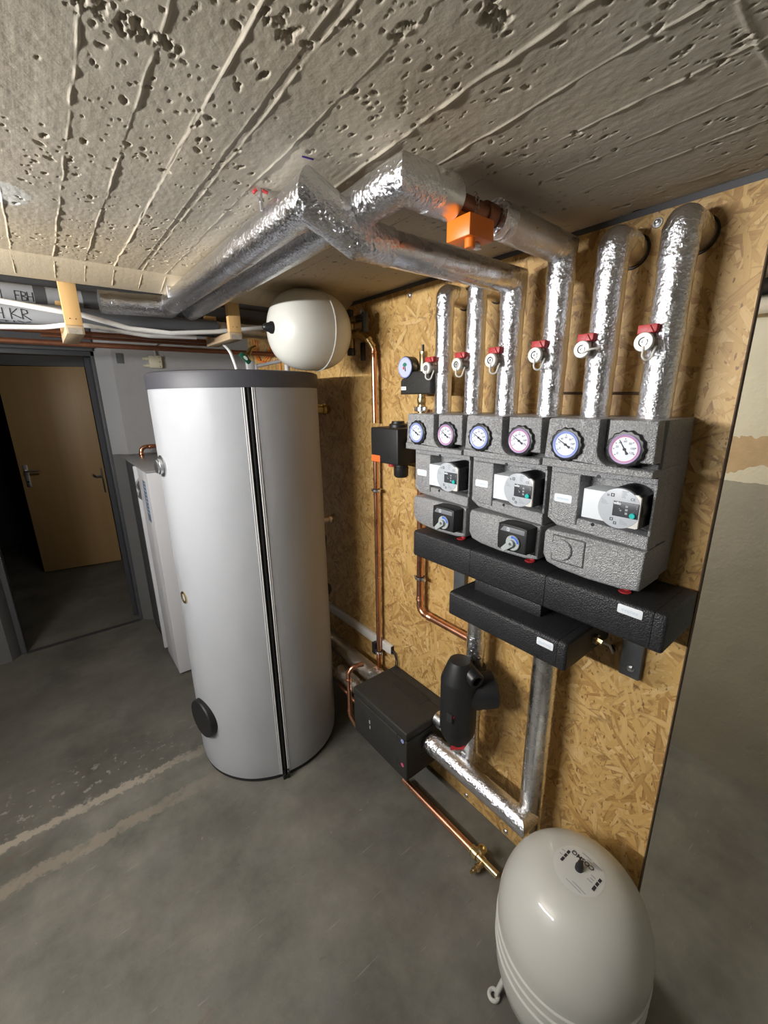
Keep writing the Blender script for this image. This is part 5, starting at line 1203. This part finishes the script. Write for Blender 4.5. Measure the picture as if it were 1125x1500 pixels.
def hanger(x0, x1, lab, zt, zb):
    t = thing('wooden_hanger', lab, 'hanger', ((x0+x1)/2, 1.85, zb))
    bm = BM(); box(bm, (x0, 1.7405, zb+0.026), (x1, 1.764, zt), 0.001); obj('front_board', bm, 'pine', t)
    bm = BM(); box(bm, (x0-0.001, 1.7405, zb), (x1+0.001, 2.04, zb+0.0255), 0.001); obj('bottom_board', bm, 'pine_y', t)
    bm = BM(); box(bm, (x0, 2.02, zb+0.026), (x1, 2.046, CZ-0.04), 0.001); obj('rear_board', bm, 'pine', t)
    bm = BM(); box(bm, (x0+0.004, 1.739, zb-0.0), (x1-0.004, 1.741, zb+0.017)); obj('sawn_end', bm, 'pine_end', t)
    bm = BM()
    for dx in (0.014, 0.03): cyl(bm, (x0+dx, 1.741, zb+0.045), (x0+dx, 1.7397, zb+0.045), 0.0016, 8)
    obj('nail', bm, 'blackp', t)
hanger(0.110, 0.156, 'pine board hanger left of the foil pipe end, holding the grey pipes', CZ-0.008, 1.866)
hanger(0.629, 0.676, 'pine board hanger between foil pipes and the hanging white vessel', CZ-0.008, 1.884)

def cable(label, pts, r, mat, name='electric_cable', rad=0.1, step=0.03):
    bm = BM(); tube(bm, pts, r, 10, rad=rad, step=step); return tag(obj(name, bm, mat), label, 'cable')
cable('white cable running above the HKR pipe and sagging behind the wall vessel', [(-0.30, 1.82, 1.995), (-0.037, 1.82, 1.957), (0.10, 1.805, 1.940), (0.165, 1.805, 1.934), (0.30, 1.82, 1.905), (0.434, 1.82, 1.899), (0.60, 1.83, 1.918), (0.95, 1.83, 1.972)], 0.0085, 'cable')
cable('white cable sagging below the HKR pipe towards the right hanger', [(-0.30, 1.84, 1.882), (-0.05, 1.84, 1.885), (0.06, 1.84, 1.892), (0.142, 1.80, 1.905), (0.237, 1.83, 1.898), (0.363, 1.84, 1.887), (0.54, 1.88, 1.898)], 0.0075, 'cable')
cable('white cable dropping from the right hanger to the tank lid', [(0.665, 1.95, 1.895), (0.70, 1.96, 1.865), (0.715, 1.95, 1.80), (0.718, 1.94, 1.752)], 0.007, 'cable')

# grey mixing bracket, green tag valve, orange loops behind the tank
gb = thing('grey_pipe_bracket', 'light grey plastic bracket and strut above the tank lid', 'bracket', (0.82, 1.95, 1.755))
bm = BM(); box(bm, (0.765, 1.94, 1.755), (0.80, 1.965, 1.825), 0.003); tube(bm, [(0.80, 1.95, 1.80), (0.92, 1.93, 1.825)], 0.008, 10); box(bm, (0.80, 1.94, 1.785), (0.815, 1.96, 1.81), 0.002); cyl(bm, (0.94, 1.90, 1.755), (0.94, 1.90, 1.81), 0.012, 14); obj('strut', bm, 'grey_lt', gb)
gv = thing('green_tag_valve', 'dark green oval tag on a brass valve above the tank lid', 'valve', (0.745, 1.93, 1.82))
bm = BM(); prism(bm, rrect(-0.028, -0.012, 0.028, 0.012, 0.006), lambda u, v, w_: Vector((0.742+u*0.72+v*0.6, 1.90-w_, 1.830-u*0.70+v*0.62)), -0.006, 0.006, 0.002, 2, True); tg = obj('green_handle', bm, 'greenp', gv)
bm = BM(); prism(bm, [(0.011*math.cos(k*PI/12), 0.007*math.sin(k*PI/12)) for k in range(24)], lambda u, v, w_: Vector((0.742+u*0.72+v*0.6, 1.894-w_, 1.830-u*0.70+v*0.62)), 0, 0.001); obj('white_oval', bm, 'white', tg)
bm = BM(); tube(bm, [(0.76, 1.93, 1.845), (0.79, 1.94, 1.875), (0.815, 1.95, 1.885)], 0.008, 12); cyl(bm, (0.77, 1.932, 1.85), (0.78, 1.936, 1.865), 0.011, 8); obj('brass_valve', bm, 'brass_dark', gv)
oc = thing('orange_cable_coil', 'orange cable looped on the strand board behind the tank', 'cable', (1.11, 2.5, 1.86))
bm = BM()
for k in range(3):
    cy_, ph = 2.50+0.02*k, k*0.12
    tube(bm, [(1.112-0.004*k, 2.62+ph*0.3, 2.03), (1.108-0.004*k, 2.64, 1.93), (1.106-0.004*k, cy_+0.08, 1.868+0.008*k), (1.106-0.004*k, cy_, 1.862+0.006*k), (1.106-0.004*k, cy_-0.07, 1.90), (1.11, 2.42-ph*0.3, 2.03)], 0.0032, 8, rad=0.05, step=0.02)
tube(bm, [(1.112, 2.34, 2.03), (1.112, 2.33, 1.85), (1.112, 2.335, 1.74)], 0.0032, 8); obj('loops', bm, 'orange_wire', oc)

# cabinet (heat pump indoor unit) by the back wall
cbn = thing('white_cabinet', 'narrow white metal cabinet standing behind the tank near the doorway', 'cabinet', (0.56, 2.95, 0))
bm = BM(); box(bm, (0.388, 2.56, 0.012), (0.76, 2.60, 1.275), 0.004); obj('front_panel', bm, 'cab', cbn)
bm = BM(); box(bm, (0.389, 2.602, 0.012), (0.76, 2.87, 1.272), 0.003); obj('side_panel', bm, 'cab', cbn)
bm = BM(); box(bm, (0.40, 2.87, 0.03), (0.76, 3.40, 1.27), 0.003); obj('rear_body', bm, 'pvc_dark', cbn)
bm = BM(); box(bm, (0.374, 2.895, 0.03), (0.76, 2.915, 1.276), 0.002); obj('frame_flange', bm, 'cab', cbn)
bm = BM(); box(bm, (0.384, 2.558, 1.276), (0.762, 3.41, 1.286), 0.003); obj('top_cover', bm, 'cab_top', cbn)
bm = BM(); box(bm, (0.40, 2.60, 0.0), (0.75, 3.36, 0.012)); obj('plinth', bm, 'rubber', cbn)
bm = BM(); box(bm, (0.3874, 2.655, 0.975), (0.3892, 2.735, 1.215), 0.0006); lbx = obj('data_label', bm, 'label_blue', cbn)
bm = BM()
for k in range(9): box(bm, (0.3868, 2.662, 1.20-0.022*k), (0.3875, 2.662+0.03+0.03*((k*7) % 3)/2, 1.206-0.022*k))
obj('label_lines', bm, 'pale_print', lbx)
bm = BM()
for y, z in ((2.585, 1.255), (2.58, 0.60), (2.58, 0.26)): cyl(bm, (0.3895, y, z), (0.3868, y, z), 0.006, 12, 0.0006)
obj('cover_screw', bm, 'chrome', cbn)
bm = BM(); tube(bm, [(0.394, 2.885, 1.20), (0.372, 2.88, 1.17), (0.385, 2.885, 1.13), (0.372, 2.88, 1.10), (0.394, 2.885, 1.07)], 0.006, 8, rad=0.015); obj('cable_gland', bm, 'chrome', cbn)
cpc = thing('copper_pipe', 'bright bent copper pipe rising out of the white cabinet top', 'pipe', (0.5, 3.3, 1.28))
bm = BM(); tube(bm, [(0.488, 3.28, 1.27), (0.488, 3.28, 1.352), (0.95, 3.28, 1.352)], 0.0142, 20, rad=0.035); fit(bm, (0.488, 3.28, 1.30), (0.488, 3.28, 1.315), 0.0142); fit(bm, (0.54, 3.28, 1.352), (0.56, 3.28, 1.352), 0.0142); obj('pipe', bm, 'copper', cpc)
# junction box and conduit on the back wall
jb = thing('junction_box', 'small ivory junction box with two side spouts on the back wall', 'junction box', (0.69, 3.40, 1.87))
bm = BM(); box(bm, (0.645, 3.385, 1.875), (0.725, 3.42, 1.955), 0.006); obj('lid', bm, 'ivory', jb)
bm = BM()
for z in (1.935, 1.890): lathe(bm, [(0.012, 0), (0.012, 0.02), (0.009, 0.022), (0.009, 0.04)], (0.647, 3.40, z), (-1, 0, 0), 14)
obj('spout', bm, 'ivory', jb)
bm = BM()
for z in (1.945, 1.915, 1.885): cyl(bm, (0.71, 3.386, z), (0.71, 3.384, z), 0.004, 10)
obj('lid_screw', bm, 'brass_dark', jb)
cable('grey conduit rising from the junction box and running right along the wall', [(0.692, 3.40, 1.955), (0.688, 3.40, 2.02), (0.74, 3.40, 2.055), (0.9, 3.40, 2.03), (1.3, 3.40, 1.99)], 0.006, 'conduit', 'conduit_pipe', 0.04)
bm = BM(); box(bm, (0.455, 3.414, 1.90), (0.495, 3.4205, 1.965)); tag(obj('wall_hole', bm, 'galv'), 'grey plate standing in for a small rectangular recess in the white back wall', 'recess')  # flat grey plate stands in for the recess and its shade
# niche on the right
npp = thing('waste_pipe', 'white horizontal pipe high on the right wall beside the board edge', 'pipe', (2.07, 0.6, 1.92))
bm = BM(); tube(bm, [(2.06, -0.6, 1.948), (2.06, 1.4, 1.948)], 0.027, 24); obj('pipe', bm, 'white', npp)
npd = thing('waste_pipe', 'dark pipe fitting above the white pipe on the right wall', 'pipe', (2.07, 0.3, 2.0))
bm = BM(); tube(bm, [(2.07, -0.6, 2.012), (2.07, 0.9, 2.012)], 0.028, 20); obj('pipe', bm, 'blackm', npd)
# small things on the ceiling
stn = thing('ceiling_stud', 'threaded stud with red plastic plug in the ceiling beside the foil pipe', 'stud', (0.418, 0.88, 2.03))
bm = BM(); cyl(bm, (0.408, 0.885, CZ), (0.408, 0.885, 2.012), 0.0035, 12); lathe(bm, [(0.006, 0), (0.006, 0.006)], (0.408, 0.885, 2.026), (0, 0, 1), 6); obj('stud', bm, 'chrome', stn)
bm = BM(); tube(bm, [(0.402, 0.885, CZ-0.002), (0.396, 0.89, CZ-0.006), (0.400, 0.896, CZ-0.004)], 0.003, 8); tube(bm, [(0.412, 0.882, CZ-0.002), (0.42, 0.878, CZ-0.006)], 0.003, 8); obj('red_plug', bm, 'red', stn)
bm = BM(); tube(bm, [(0.418, 0.733, CZ-0.001), (0.428, 0.7315, CZ-0.001), (0.438, 0.730, CZ-0.001)], 0.0012, 6); tag(obj('crayon_mark', bm, 'purple'), 'short purple crayon stroke on the concrete ceiling', 'mark')
st2 = thing('ceiling_stud', 'thin steel stud in the beam at the far end of the foil pipes', 'stud', (0.4, 1.66, 2.0))
bm = BM(); cyl(bm, (0.405, 1.66, CZ-0.02), (0.405, 1.66, 1.99), 0.003, 10); obj('stud', bm, 'chrome', st2)
